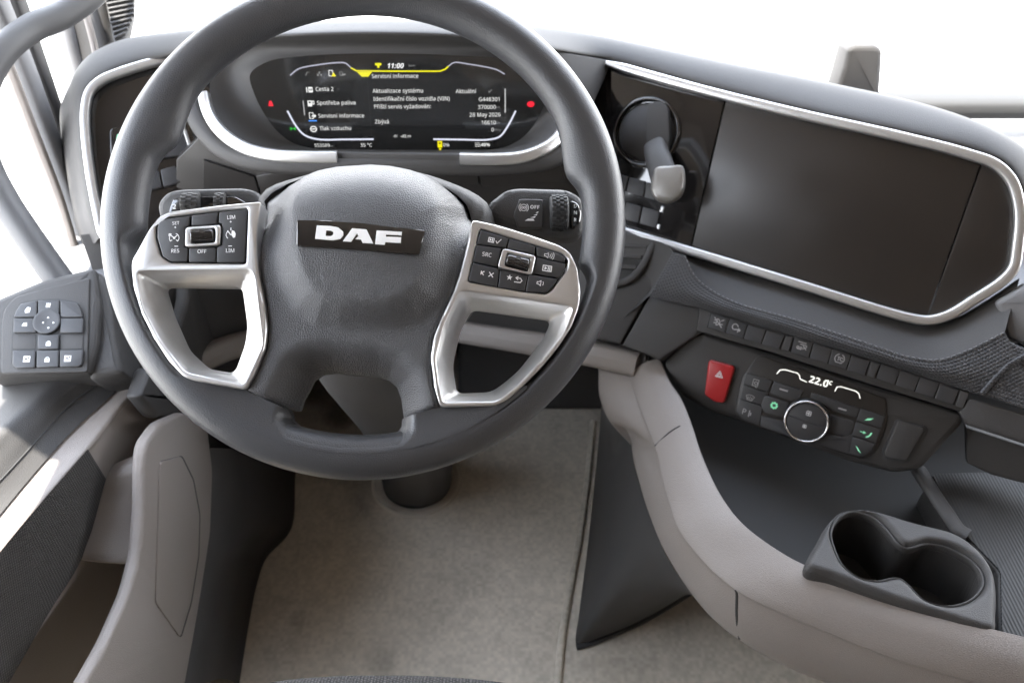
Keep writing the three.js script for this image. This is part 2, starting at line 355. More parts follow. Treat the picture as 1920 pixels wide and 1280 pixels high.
// ================================================================ STEERING WHEEL
const ca = Math.cos(-0.1346), sa = Math.sin(-0.1346), cb = Math.cos(0.0382), sb = Math.sin(0.0382);
const hubPoint = EYE.clone().addScaledVector(RGT, -0.1256).addScaledVector(UPV, 0.108).addScaledVector(FWD, 0.7128);
const wu = RGT.clone().multiplyScalar(cb).addScaledVector(FWD, sb), wv = RGT.clone().multiplyScalar(sa * sb).addScaledVector(UPV, ca).addScaledVector(FWD, -sa * cb);
const WP = new Plane(hubPoint, wu.clone().cross(wv), wu);
const sat = (x) => Math.max(0, Math.min(1, x)), sst = (x) => { x = sat(x); return x * x * (3 - 2 * x); };
const wheel = thing('steering_wheel', 'black steering wheel with silver spokes and white badge lettering', 'steering wheel', hubPoint);
{
  const RC = 0.2062, TA = 0.0188, TB = 0.0178, D = Math.PI / 180;
  const bump = (t, c, up) => { let d = ((t - c) / D + 540) % 360 - 180; d *= up; return d > 0 ? Math.exp(-((d / 11) ** 2)) : Math.exp(-((d / 4.5) ** 2)); };
  const rows = [], NT = 240, NS = 28;
  for (let i = 0; i <= NT; i++) {
    const t = i / NT * Math.PI * 2, deg = t / D, win = (a, b) => sst((deg - a) / 5) * sst((b - deg) / 5), slim = Math.max(win(183, 226), win(299, 348)), e = 0.0105 * bump(t, 158 * D, -1) + 0.010 * bump(t, 13 * D, 1), row = [];
    for (let k = 0; k <= NS; k++) {
      const s = k / NS * Math.PI * 2, c = Math.cos(s), r = RC + (c < 0 ? (TA + e - 0.0118 * slim) * c : TA * c), h = TB * Math.sin(s) * (c < 0 ? 1 - 0.25 * (e / 0.0105) * c * c : 1);
      row.push(WP.w(r * Math.cos(t), r * Math.sin(t), h));
    }
    rows.push(row);
  }
  const rim = add('rim', grid(rows, true), M.rim, wheel);
  // skin joining the rim to the two lower spokes
  const inner = [[352, 712], [459, 731], [537, 767], [541, 787], [552, 797], [590, 807], [640, 815], [710, 814], [740, 810], [749, 800], [750, 784], [824, 763], [930, 761], [985, 722]];
  const iu = WP.px(inner, 0.012), arcPts = [];
  const a0 = Math.atan2(iu[iu.length - 1][1], iu[iu.length - 1][0]), a1 = Math.atan2(iu[0][1], iu[0][0]);
  for (let k = 0; k <= 40; k++) { const t = a0 + (a1 - a0) * k / 40; arcPts.push([(RC - 0.003) * Math.cos(t), (RC - 0.003) * Math.sin(t)]); }
  const hole = WP.px([[541, 780], [552, 797], [590, 807], [640, 815], [710, 814], [740, 810], [749, 800], [750, 784]], 0.012);
  const dl = (pts) => (u, v) => { let d = 1e9; for (let i = 0; i + 1 < pts.length; i++) d = Math.min(d, segDist(u, v, pts[i], pts[i + 1])); return d; };
  const dHole = dl(hole);
  add('rim_skin', field(WP, [...iu, ...arcPts], (u, v) => {
    const r = Math.hypot(u, v), x = sat((RC - r) / 0.03), tube = Math.sqrt(Math.max(0, 1 - ((r - RC) / TA) ** 2)) * TB;
    return Math.max(tube, 0.0178 - 0.006 * sst(x)) + 0.0004 - 0.016 * (1 - sat(dHole(u, v) / 0.014)) ** 2;
  }, 0.0016, { low: -0.012 }), M.rim, wheel);

  // the silver spokes
  const HT = 0.0195;
  const trim = (outer, ridge, hole, panel) => {
    const o = rounded(WP.px(outer, HT), 0.004), rg = rounded(WP.px(ridge, HT), 0.005, 5), hl = rounded(WP.px(hole, -0.006), 0.006, 5), pn = rounded(WP.px(panel, HT), 0.002);
    const t = add('spoke_trim', slab(WP, o, -0.004, HT, 0.0018, [rg, pn], 3), M.silver, wheel);
    const rowsA = [...rg, rg[0]].map((p, i) => {
      const q = [...hl, hl[0]][i], row = [];
      for (let k = 0; k <= 8; k++) { const s = k / 8, e = s; row.push(WP.w(p[0] + (q[0] - p[0]) * e, p[1] + (q[1] - p[1]) * e, HT - 0.0010 - (HT + 0.005) * Math.pow(s, 1.25))); }
      row.push(WP.w(q[0], q[1], -0.016));
      return row;
    });
    add('opening_bevel', creased(grid(rowsA), 0.5), M.silver, t);
    return t;
  };
  const L = trim(
    [[490, 377], [415, 384], [318, 396], [297, 405], [277, 431], [259, 465], [246, 487], [245, 503], [249, 540], [265, 590], [287, 634], [315, 677], [343, 706], [359, 713], [459, 731], [477, 699], [496, 652], [500, 615], [496, 571], [487, 527], [482, 490], [481, 449], [485, 402]],
    [[256, 508], [470, 506], [486, 556], [492, 614], [488, 646], [455, 721], [347, 697], [303, 640], [269, 577]],
    [[304, 536], [454, 538], [459, 575], [464, 612], [460, 645], [440, 700], [387, 691], [349, 656], [320, 590]],
    [[310, 408], [357, 401], [409, 395], [464, 390], [460, 494], [318, 492], [301, 481], [291, 446], [291, 424], [297, 413]]);
  const R = trim(
    [[885, 411], [935, 422], [1003, 443], [1048, 459], [1069, 472], [1083, 502], [1089, 546], [1086, 574], [1072, 612], [1048, 649], [1017, 687], [979, 725], [952, 749], [928, 761], [825, 763], [814, 725], [807, 670], [813, 632], [828, 594], [849, 550], [862, 512], [875, 460]],
    [[863, 544], [1074, 575], [1056, 622], [1017, 672], [975, 716], [931, 752], [827, 753], [818, 672], [832, 612]],
    [[884, 578], [1035, 599], [1018, 637], [973, 694], [948, 716], [921, 735], [856, 738], [848, 684], [862, 620]],
    [[900, 428], [1053, 474], [1066, 487], [1063, 506], [1035, 544], [1024, 551], [983, 547], [877, 528]]);
  for (const [p, pts] of [[L, [[295, 410], [465, 388], [461, 496], [310, 494], [289, 450]]], [R, [[898, 426], [1055, 473], [1068, 490], [1035, 546], [1020, 553], [875, 529]]]])
    add('switch_bed', pslab(WP, pts, 0.004, 0.0125, 0.0005, 0.003), M.gloss, p);
  const HB = 0.0202;
  const key = (p, pts, r = 0.0015, lab) => add('button', pslab(WP, pts, 0.010, HB, 0.0011, r), M.button, p, lab);
  const pr = (b, g, px, py, ang, name) => print(b, g, WP, px, py, ang, HB + 0.00025, M.white, name);
  // left spoke switches
  let b = key(L, [[311, 410], [356, 404], [353, 424], [346, 425], [344, 463], [352, 465], [351, 490], [319, 490], [304, 480], [294, 446], [294, 425], [299, 415]], 0.0012);
  pr(b, words('SET', 6.2), 329, 418, -4, 'lettering'); pr(b, words('+', 6, bold), 328, 426, -3); pr(b, words('RES', 7.2), 328, 470, 0, 'lettering'); pr(b, strokes([[[-3, 0], [3, 0]]], 1.5), 330, 461.5, 0);
  pr(b, strokes([arc(0, 0, 9, -45, 70), arc(0, 0, 9, 135, 225), [[-10, 8], [0, 0]], [[-10, 8], [-6, 8]], [[-10, 8], [-10, 4]], [[0, 0], [6, 6]], [[-7, -6], [-4, -4]], [[7, -6], [4, -4]]], 1.6, [arc(0, 0, 2.2, 0, 330)]), 326, 446, 0);
  b = key(L, [[358.5, 403.5], [407.5, 397.5], [406, 419.5], [358, 423]], 0.0008);
  b = key(L, [[353.5, 465], [404.5, 463], [403.5, 491.5], [353, 491]], 0.0008); pr(b, words('OFF', 7.2), 378, 471, 0, 'lettering');
  b = key(L, [[410, 397], [462, 392], [458.5, 492], [405.5, 491.5], [406, 463], [415, 459], [416, 419], [409, 418]], 0.0012);
  pr(b, words('LIM', 7), 433, 407, -4, 'lettering'); pr(b, words('+', 6, bold), 432, 415.5, -3); pr(b, words('LIM', 7.4), 431, 469.5, 0, 'lettering'); pr(b, strokes([[[-3, 0], [3, 0]]], 1.5), 431, 461, 0);
  pr(b, strokes([arc(0, 0, 8.5, 130, 230), [[0, 13], [0, 9]], [[-6, 8], [0, 0]]], 1.6, [[[1, 0], [2, 9], [7, 7], [9.5, 2], [8.5, -5], [5, -6]]]), 432, 440, 0);
  // scroll wheels with their silver frames
  const scroller = (p, fr, dr, ang) => {
    const f = rounded(WP.px(fr, 0.0225), 0.003), d = rounded(WP.px(dr, 0.0225), 0.002);
    const s = add('scroll_frame', slab(WP, f, 0.010, 0.0225, 0.0012, [d]), M.silver, p);
    const c = WP.px(dr, 0.02), q0 = [(c[0][0] + c[3][0]) / 2, (c[0][1] + c[3][1]) / 2], q1 = [(c[1][0] + c[2][0]) / 2, (c[1][1] + c[2][1]) / 2];
    const A = WP.w(q0[0], q0[1], 0.0195), B = WP.w(q1[0], q1[1], 0.0195), rr = Math.hypot(c[0][0] - c[3][0], c[0][1] - c[3][1]) * 0.46;
    const len = A.distanceTo(B), ax = B.clone().sub(A);
    add('scroll_wheel', lathe(A, ax, [[0.0005, 0.02 * len], [rr * 0.9, 0.03 * len], [rr, 0.10 * len], [rr, 0.90 * len], [rr * 0.9, 0.97 * len], [0.0005, 0.98 * len]], 36), M.gloss, s);
    const ribs = [], axn = ax.clone().normalize(), side = WP.n.clone().cross(axn);
    for (let k = -2; k <= 2; k++) for (const [s0, s1] of [[0.12, 0.36], [0.40, 0.60], [0.64, 0.88]]) {
      const a = (k * 26 + (s0 === 0.40 ? 13 : 0)) * D, o = WP.n.clone().multiplyScalar(Math.cos(a) * rr).addScaledVector(side, Math.sin(a) * rr);
      ribs.push(sweep([A.clone().addScaledVector(ax, s0).add(o), A.clone().addScaledVector(ax, (s0 + s1) / 2).add(o), A.clone().addScaledVector(ax, s1).add(o)], () => oval(0.0008, 0.0006, 6), o.clone().normalize()));
    }
    add('wheel_ribs', mergeGeometries(ribs), M.gloss, s);
  };
  scroller(L, [[347, 425.5], [413, 421], [411.5, 459], [345.5, 462]], [[357, 431], [403, 427], [402.5, 454], [356.5, 456.5]], 0);
  scroller(R, [[943, 465], [1005, 479], [997, 515.5], [933, 500]], [[951, 474], [995, 484], [990, 509], [946, 498]], 12);
  // right spoke switches
  b = key(R, [[901, 431], [953, 446], [948, 464], [941, 463.5], [894, 457]], 0.001);
  pr(b, strokes([closedLine(rect(-11, -4, -1, 4)), [[3, 0], [6, -4], [12, 5]]], 1.5, [[[-9, -3], [-9, 3], [-5, 0]], rect(-4.6, -3, -3, 3)]), 927, 451, 12);
  b = key(R, [[893.5, 459], [940, 465], [931, 500], [887, 490]], 0.001); pr(b, words('SRC', 7.6), 913, 477, 9, 'lettering');
  b = key(R, [[886.5, 492], [931, 502.5], [936, 504], [932, 538], [878.5, 526]], 0.001);
  pr(b, strokes([[[5, 4], [13, -4]], [[5, -4], [13, 4]], [[-10, -3], [-10, 3]], [[-5, 3.4], [-9, 0], [-5, -3.4]]], 1.8), 912, 513, 12);
  b = key(R, [[955.5, 447], [1003.5, 461], [1002, 476], [952, 465]], 0.001);
  b = key(R, [[938, 505], [989, 516.5], [984, 545.5], [934, 538.5]], 0.001);
  pr(b, strokes([[[2, -5], [13, -5], [16, -1], [13, 3], [4, 3]], [[8, 6], [4, 3], [8, 0]]], 1.7, [Array.from({ length: 10 }, (_, k) => { const t = k * 36 * D + Math.PI / 2, r = k % 2 ? 2.4 : 6; return [-8 + r * Math.cos(t), 2 + r * Math.sin(t)]; })]), 963, 523, 8);
  b = key(R, [[1005.5, 462], [1050, 475.5], [1060, 483], [1058, 492], [1007, 480]], 0.001);
  const spk = [[-9, -2], [-6, -2], [-2, -5], [-2, 5], [-6, 2], [-9, 2], [-9, -2]];
  pr(b, strokes([spk, arc(-2, 0, 4, -40, 40, 5), arc(-2, 0, 7.5, -40, 40, 5), arc(-2, 0, 11, -40, 40, 5)], 1.1), 1030, 479, 10);
  b = key(R, [[1006.5, 482], [1059, 494], [1059, 505], [1048, 521], [999, 512]], 0.001);
  pr(b, strokes([closedLine(rect(-8, -5, 8, 5)), [[2, -3], [2, 3]], [[5, -3], [5, 3]]], 1.7, [[[-5, -3.4], [-5, 3.4], [0, 0]]]), 1026, 503, 9);
  b = key(R, [[991, 516.5], [999, 514.5], [1046, 523], [1034, 540], [1023, 548.5], [986, 546]], 0.001);
  pr(b, strokes([spk, arc(-2, 0, 5, -40, 40, 5)], 1.2), 1016, 531, 8);

  // airbag cover with its two legs
  const cover = [[490, 371], [505, 355], [535, 338], [570, 325], [632, 310], [695, 305], [732, 308], [770, 317], [820, 337], [857, 360], [875, 378], [882, 398], [883, 412], [874, 460], [861, 511], [848, 549], [827, 593], [812, 632], [806, 670], [812, 725], [823, 762], [750, 783], [745, 745], [737, 721], [720, 706], [700, 700], [652, 696], [615, 691], [590, 695], [572, 707], [565, 722], [552, 745], [545, 766], [537, 767], [460, 731], [478, 700], [497, 652], [501.5, 615], [497.5, 571], [488.5, 527], [483.5, 490], [482.5, 449], [486, 402]];
  const cu = cover.map(([x, y], i) => WP.hit(x, y, i < 12 ? -0.016 : 0.0165));
  const hEdge = dl(WP.px([[750, 783], [745, 745], [737, 721], [720, 706], [700, 700], [652, 696], [615, 691], [590, 695], [572, 707], [565, 722], [552, 745], [545, 766]], 0.0165));
  const tEdge = dl(WP.px([[484, 395], [490, 371], [535, 338], [570, 325], [632, 310], [695, 305], [732, 308], [770, 317], [820, 337], [857, 360], [875, 378], [883, 400]], -0.016));
  const face = sdf(WP.px([[512, 395], [520, 340], [560, 260], [820, 260], [856, 380], [856, 420], [838, 500], [812, 560], [780, 590], [735, 604], [690, 608], [640, 606], [595, 596], [562, 572], [538, 530], [520, 470]], 0.0165));
  const coverH = (u, v, s) => 0.0155 + 0.0155 * sst((face(u, v) + 0.010) / 0.030) + 0.004 * sst(face(u, v) / 0.08) - 0.030 * (1 - sat(hEdge(u, v) / 0.030)) ** 2 - 0.046 * (1 - sat(tEdge(u, v) / 0.078)) ** 3 - 0.003 * (1 - sat(s / 0.004)) ** 2;
  const bag = add('airbag_cover', field(WP, cu, coverH, 0.0016, { low: -0.025 }), M.leather, wheel);
  // badge: a gloss plate with three letters
  const q = (l) => l.map(([x, y]) => [x / 4 + 470, y / 4 + 290]), HG = coverH(...WP.hit(676, 444, 0.034), 0.1) + 0.0012;
  const plate = add('badge', pslab(WP, q([[345, 488], [560, 492], [830, 510], [1060, 538], [1308, 566], [1262, 748], [900, 722], [600, 700], [342, 682]]), HG - 0.012, HG, 0.0007, 0.0015), M.gloss, wheel);
  const letter = (pts, holes = []) => { const u = WP.px(q(pts), HG + 0.0008); return slab(WP, u, HG - 0.0005, HG + 0.0008, 0.0002, holes.map((h) => WP.px(q(h), HG + 0.0008)), 1); };
  add('badge_letter', letter([[495, 529], [600, 534], [655, 545], [692, 576], [693, 604], [668, 632], [615, 642], [481, 630]], [[[565, 566], [598, 568], [618, 580], [617, 598], [600, 610], [560, 608]]]), M.white, plate);
  add('badge_letter', letter([[690, 648], [760, 551], [868, 560], [918, 666], [838, 661], [826, 635], [784, 632], [806, 610], [797, 588], [752, 652]]), M.white, plate);
  add('badge_letter', letter([[945, 567], [1133, 578], [1130, 604], [1014, 598], [1012, 613], [1128, 618], [1124, 661], [1008, 655], [1005, 674], [932, 670]]), M.white, plate);
}

// ================================================================ STEERING COLUMN with its two stalks
const columnFoot = PY(782, 902, 0);
const column = thing('steering_column', 'dark steering column with round floor boot behind the steering wheel', 'steering column', columnFoot);
{
  const sp = WP.px([[470, 400], [482, 350], [560, 318], [650, 304], [732, 305], [782, 311], [845, 331], [895, 354], [918, 374], [928, 400], [929, 430], [900, 520], [840, 590], [560, 600], [490, 500]], -0.035);
  add('shroud', slab(WP, smooth2(sp, 60), -0.17, -0.034, 0.022, [], 6), M.dark, column);
  const low = [WP.pt(672, 560, -0.15), P(690, 650, 0.93), P(715, 700, 1.02), P(752, 760, 1.13), P(775, 830, 1.30), PY(782, 896, 0.012)];
  add('lower_shroud', sweep(curve(low, 40), (t) => oval(0.066 - 0.004 * t, 0.058 - 0.002 * t, 26, 0.9), V(0, 0, 1)), M.dark, column);
  add('floor_boot', lathe(PY(782, 902, 0.0), V(0, 1, 0), [[0.0005, 0.05], [0.050, 0.05], [0.058, 0.042], [0.061, 0.03], [0.062, 0.0]], 48), M.rubber, column);
  add('boot_ring', lathe(PY(782, 902, 0.0), V(0, 1, 0), [[0.062, 0.001], [0.074, 0.006], [0.079, 0.004], [0.083, 0.0005]], 56), M.floor, column);
  // stalk with retarder print, knurled ring and drive selector
  const SP = new Plane(WP.w(0, 0, -0.050), WP.n, WP.x), D = Math.PI / 180;
  const st = add('stalk', pslab(SP, [[915, 380], [948, 354], [972, 350], [1066, 353], [1096, 372], [1096, 436], [1070, 446], [1018, 442], [935, 414], [905, 405]], -0.028, 0.000, 0.006, 0.008), M.dark, column, 'stalk on the passenger side with brake print, knurled ring and drive letters');
  const plate = add('print_plate', pslab(SP, [[974, 372], [1018, 373], [1018, 427], [972, 427], [963, 402]], -0.004, 0.004, 0.0015, 0.002), M.dark, st);
  const sp2 = (g, x, y, a, n) => print(plate, g, SP, x, y, a, 0.0043, M.white, n);
  sp2(strokes([arc(0, 0, 6.2, 0, 360, 20), arc(0, 0, 9, 130, 230, 8), arc(0, 0, 9, -50, 50, 8), arc(-2, 0, 1.9, 0, 360, 8), arc(2, 0, 1.9, 0, 360, 8)], 1.3), 982, 389, 2);
  sp2(words('OFF', 7, bold), 1003, 388, 2, 'lettering');
  sp2(strokes([], 1, [[[-14, -10], [-8, -6], [2, -6], [4, -10]], [[-4, -4], [4, -1.5], [7, -1.5], [4.5, -4.5]], [[2, 0.5], [8, 3], [10, 3], [8, 0.2]], [[6, 5], [10, 7.5], [12, 7.5], [10.5, 5]]]), 998, 404, 0);
  const ringAx = SP.pt(1030, 400, 0.0), ringBx = SP.pt(1065, 400, 0.0), ax = ringBx.clone().sub(ringAx), L = ax.length(), rr = 0.0165;
  const ring = add('knurled_ring', lathe(ringAx, ax, [[0.004, 0], [rr * 0.93, 0.0005], [rr, 0.003], [rr, L - 0.003], [rr * 0.93, L - 0.0005], [0.004, L]], 40), M.rubber, st);
  const studs = [];
  const side = SP.n.clone().cross(ax.clone().normalize());
  for (let c = 0; c < 4; c++) for (let k = -5; k <= 5; k++) {
    const a = (k * 17 + (c % 2) * 8.5) * D, o = SP.n.clone().multiplyScalar(Math.cos(a) * rr).addScaledVector(side, Math.sin(a) * rr), s0 = 0.10 + c * 0.20;
    studs.push(sweep([0, 0.5, 1].map((f) => ringAx.clone().addScaledVector(ax, s0 + 0.19 * f).add(o)), () => oval(0.0018, 0.0011, 6, 0.7), o.clone().normalize()));
  }
  add('ring_studs', mergeGeometries(studs), M.rubber, ring);
  const cap = add('end_cap', pslab(SP, [[1070, 374], [1084, 380], [1091, 398], [1088, 418], [1078, 428], [1070, 426]], -0.01, 0.005, 0.002, 0.003), M.gloss, st);
  for (const [c, y] of [['D', 386], ['N', 398.5], ['R', 412]]) print(cap, words(c, 7, bold), SP, 1079, y, 2, 0.0053, M.white, 'lettering');
  // stalk with two ridged rollers
  const st2 = add('stalk', pslab(SP, [[292, 380], [312, 358], [335, 353], [455, 350], [478, 356], [505, 380], [520, 420], [300, 420]], -0.028, -0.004, 0.005, 0.008), M.dark, column, 'stalk on the door side with two ridged rollers');
  const bed = add('roller_bed', pslab(SP, [[316, 392], [324, 372], [345, 368], [440, 368], [462, 380], [462, 420], [316, 420]], -0.010, -0.0025, 0.001, 0.003), M.gloss, st2);
  for (const [xa, xb] of [[343, 378], [405, 426]]) {
    const A = SP.pt(xa, 386, -0.006), B = SP.pt(xb, 385, -0.006), a2 = B.clone().sub(A), l2 = a2.length(), r2 = 0.0115, sd = SP.n.clone().cross(a2.clone().normalize());
    const roll = add('roller', lathe(A, a2, [[0.002, 0], [r2 * 0.94, 0.0004], [r2, 0.002], [r2, l2 - 0.002], [r2 * 0.94, l2 - 0.0004], [0.002, l2]], 36), M.dark, st2);
    const pads = [];
    for (let c = 0; c < 3; c++) for (let k = -4; k <= 5; k++) {
      const an = (k * 22 + (c % 2) * 11) * D, o = SP.n.clone().multiplyScalar(Math.cos(an) * r2).addScaledVector(sd, Math.sin(an) * r2);
      pads.push(sweep([0, 0.5, 1].map((f) => A.clone().addScaledVector(a2, 0.07 + c * 0.30 + 0.26 * f).add(o)), () => oval(0.0014, 0.0008, 6, 0.7), o.clone().normalize()));
    }
    add('roller_pads', mergeGeometries(pads), M.dark, roll);
  }
  print(bed, words('2', 9, bold), SP, 326, 387, 0, -0.0022, M.white, 'lettering');
}

// ================================================================ DASHBOARD
const RD = Plane.at([1140, 118, 1.13], [1860, 290, 0.943], [1700, 595, 0.995]);
const LD = Plane.at([330, 105, 1.08], [160, 200, 1.05], [200, 440, 1.06]);
const LC = Plane.at([480, 310, 1.065], [1000, 310, 1.08], [700, 420, 1.125]);
const dash = thing('dashboard', 'dark grey dashboard curving round the driver with slim silver trim', 'dashboard', V(0.15, 0.40, -0.45));
{
  const lip = [[190, 441], [176, 397], [161, 322], [152, 244], [151, 202], [159, 169], [184, 146], [217, 129], [259, 116]].map(([x, y]) => LD.pt(x, y, 0.006))
    .concat([[330, 99, 1.05], [420, 77, 1.0], [560, 65, 0.97], [690, 62, 0.965], [860, 67, 0.975], [960, 80, 1.0], [1044, 92, 1.07]].map((p) => P(...p)))
    .concat([[1136, 109], [1330, 160], [1500, 203], [1700, 247], [1840, 283], [1890, 308], [1916, 350], [1929, 400], [1924, 480]].map(([x, y]) => RD.pt(x, y, 0.006)));
  const crownPx = [[176, 456], [157, 412], [142, 337], [131, 262], [128, 195], [137, 142], [161, 109], [195, 88], [240, 73], [320, 60], [410, 50], [560, 41], [690, 37], [860, 38], [950, 41], [1010, 49], [1120, 66], [1350, 115], [1550, 155], [1750, 200], [1860, 240], [1925, 280], [1965, 330], [1990, 400], [1990, 480]];
  const crown = crownPx.map(([x, y], i) => { const d = lip[i].clone().sub(EYE).dot(FWD); return P(x, y, d + (i > 9 && i < 15 ? 0.045 : 0.028)); });
  const mid = lip.map((p, i) => p.clone().lerp(crown[i], 0.5).addScaledVector(EYE.clone().sub(p).normalize(), 0.010));
  const out = crown.map((c, i) => c.clone().add(V(i < 5 ? -0.03 : i < 9 ? -0.02 : 0, i < 5 ? -0.02 : -0.03, i < 5 ? -0.03 : -0.05)));
  const far = crown.map((c, i) => V(i < 5 ? -0.50 : i < 9 ? c.x - 0.03 : c.x, Math.min(c.y - 0.1, 0.50), c.z - 0.08 - (i < 5 ? 0 : 0.03)));
  const inn = lip.map((p, i) => p.clone().addScaledVector(i < 9 ? LD.n : i > 15 ? RD.n : FWD.clone().negate(), -0.02));
  add('hood', loftBy([inn, lip, mid, crown, out, far], 130, 5), M.dark, dash);
  add('top_shelf', slab(new Plane(V(0, 0.50, 0), V(0, 1, 0)), [[-0.50, 0.36], [0.42, 0.36], [0.75, 0.20], [1.88, 0.20], [1.88, 0.80], [-0.50, 0.80]], -0.03, 0.0, 0.004), M.grey, dash);
  add('fascia', pslab(LD, [[165, 205], [173, 174], [197, 154], [265, 126], [345, 104], [430, 92], [480, 150], [520, 300], [560, 400], [330, 440], [190, 450]], -0.02, -0.001, 0.001), M.gloss, dash, 'gloss black fascia beside the instrument cluster');
  add('fascia', pslab(LC, [[380, 250], [480, 300], [1000, 306], [1090, 240], [1125, 260], [1110, 430], [930, 450], [330, 450], [330, 300]], -0.03, -0.004, 0.001), M.satin, dash, 'satin black fascia below the instrument cluster');
  for (const q of [[[380, 300], [476, 331], [486, 364], [380, 362]], [[480, 330], [583, 311], [583, 352], [490, 368]], [[587, 311], [893, 314], [898, 345], [587, 352]], [[897, 314], [1050, 304], [1060, 340], [903, 350]]])
    add('blank_cover', pslab(LC, q, -0.006, 0.0, 0.0008, 0.001), M.satin, dash);
  const silverPath = (pl, px, n, w, h, closedEnds = true) => sweep(smooth2(pl.px(px, h), n, false).map(([u, v]) => pl.w(u, v, h)), (t) => oval(w * (t < 0.02 ? 0.55 + t * 22 : 1), h * 1.1, 16, 0.62), pl.n);
  add('silver_trim', silverPath(LD, [[193, 446], [183, 400], [169, 325], [160, 245], [160, 203], [168, 172], [190, 151], [222, 137], [262, 124], [318, 109], [350, 101]], 70, 0.0058, 0.006), M.silver, dash);
  add('silver_trim', silverPath(RD, [[1138, 119], [1330, 172], [1500, 214], [1700, 259], [1815, 289], [1868, 309], [1899, 342], [1913, 400], [1909, 460], [1901, 503], [1880, 527], [1830, 560], [1778, 591], [1742, 600], [1700, 594], [1500, 533], [1300, 472], [1165, 432], [1000, 386], [905, 357]], 240, 0.0062, 0.006), M.silver, dash);
  add('lever_panel', pslab(RD, [[1143, 126], [1360.5, 181], [1294.5, 466], [1165, 430], [905, 355], [1040, 312], [1100, 220]], -0.014, 0, 0.0006), M.gloss, dash);
  add('end_panel', pslab(RD, [[1845, 300], [1880, 318], [1901, 348], [1911, 400], [1907, 462], [1898, 503], [1776, 588], [1741, 594]], -0.014, 0, 0.0006), M.screen, dash);
  add('cheek_panel', pslab(Plane.at([1044, 95, 1.075], [1138, 112, 1.12], [1075, 270, 1.10]), [[1020, 92], [1138, 112], [1142, 128], [1100, 222], [1040, 316], [1030, 220]], -0.01, -0.002, 0.001), M.dark, dash);
  // rows of small keys below the lever
  for (const q of [[[1144, 322], [1178, 331], [1172, 359], [1138, 351]], [[1180, 332], [1211, 340], [1206, 369], [1174, 360]], [[1213, 341], [1244, 349], [1238, 378], [1208, 370]], [[1174, 379], [1203, 387], [1197, 418], [1168, 410]], [[1205, 388], [1237, 396], [1230, 427], [1199, 419]]])
    add('key', pslab(RD, q, -0.002, 0.003, 0.0009, 0.0015), M.button, dash);
  for (const q of [[[1240, 386], [1246, 388], [1243, 399], [1237, 397]], [[1233, 420], [1238, 421], [1236, 430], [1231, 428]]]) add('key_edge', pslab(RD, q, -0.002, 0.004, 0.0008), M.silver, dash);
  // light switch block beside the wheel
  const knobPlate = add('light_switch_plate', pslab(LD, [[205, 240], [232, 236], [300, 240], [306, 300], [260, 320], [214, 318], [206, 292]], -0.002, 0.004, 0.001, 0.006), M.gloss, dash);
  print(knobPlate, words('A', 10, bold), LD, 221, 256, -5, 0.0044, M.green, 'lettering');
  for (const [q, r] of [[[[255, 240], [338, 232], [356, 288], [275, 300]], 0], [[[300, 318], [328, 310], [337, 342], [306, 350]], 1], [[[330, 309], [362, 301], [373, 334], [339, 341]], 1], [[[268, 326], [297, 319], [303, 350], [276, 358]], 1]]) add('key', pslab(LD, q, -0.002, 0.006, 0.001, 0.0015), M.button, dash);
  for (const q of [[[338, 230], [344, 228], [364, 287], [357, 289]], [[361, 301], [369, 299], [379, 336], [372, 338]]]) add('key_edge', pslab(LD, q, -0.002, 0.009, 0.0012, 0.001), M.silver, dash);
  // lower dashboard between the fascia and the knee beam, and the knee beam itself
  add('lower_panel', loft([[[150, 440, 1.08], [300, 428, 1.10], [500, 425, 1.12], [700, 432, 1.12], [930, 440, 1.13], [1170, 440, 1.15]].map((p) => P(...p)), [[262, 765, 1.15], [320, 700, 1.18], [400, 652, 1.25], [470, 630, 1.31], [690, 590, 1.39], [915, 620, 1.34], [1030, 638, 1.26], [1120, 654, 1.18], [1215, 668, 1.15]].map((p) => P(...p))], 50, 6), M.darker, dash);
  add('knee_beam', sweep(curve([[262, 772, 1.14], [320, 712, 1.17], [400, 662, 1.24], [470, 640, 1.30], [690, 600, 1.38], [915, 630, 1.33], [1030, 648, 1.25], [1120, 664, 1.17], [1200, 684, 1.14]].map((p) => P(...p)), 60), (t) => oval(0.018 + 0.004 * (t > 0.85 ? 1 : 0), 0.019, 16, 0.6), UPV), M.beige, dash);
}
const display = thing('infotainment_display', 'dark blank infotainment screen framed by the silver trim', 'display', RD.pt(1520, 525));
add('screen_glass', pslab(RD, [[1363, 181.5], [1842, 299.5], [1738, 594], [1297, 467]], -0.014, 0.0004, 0.0005, 0.001), M.screen, display);

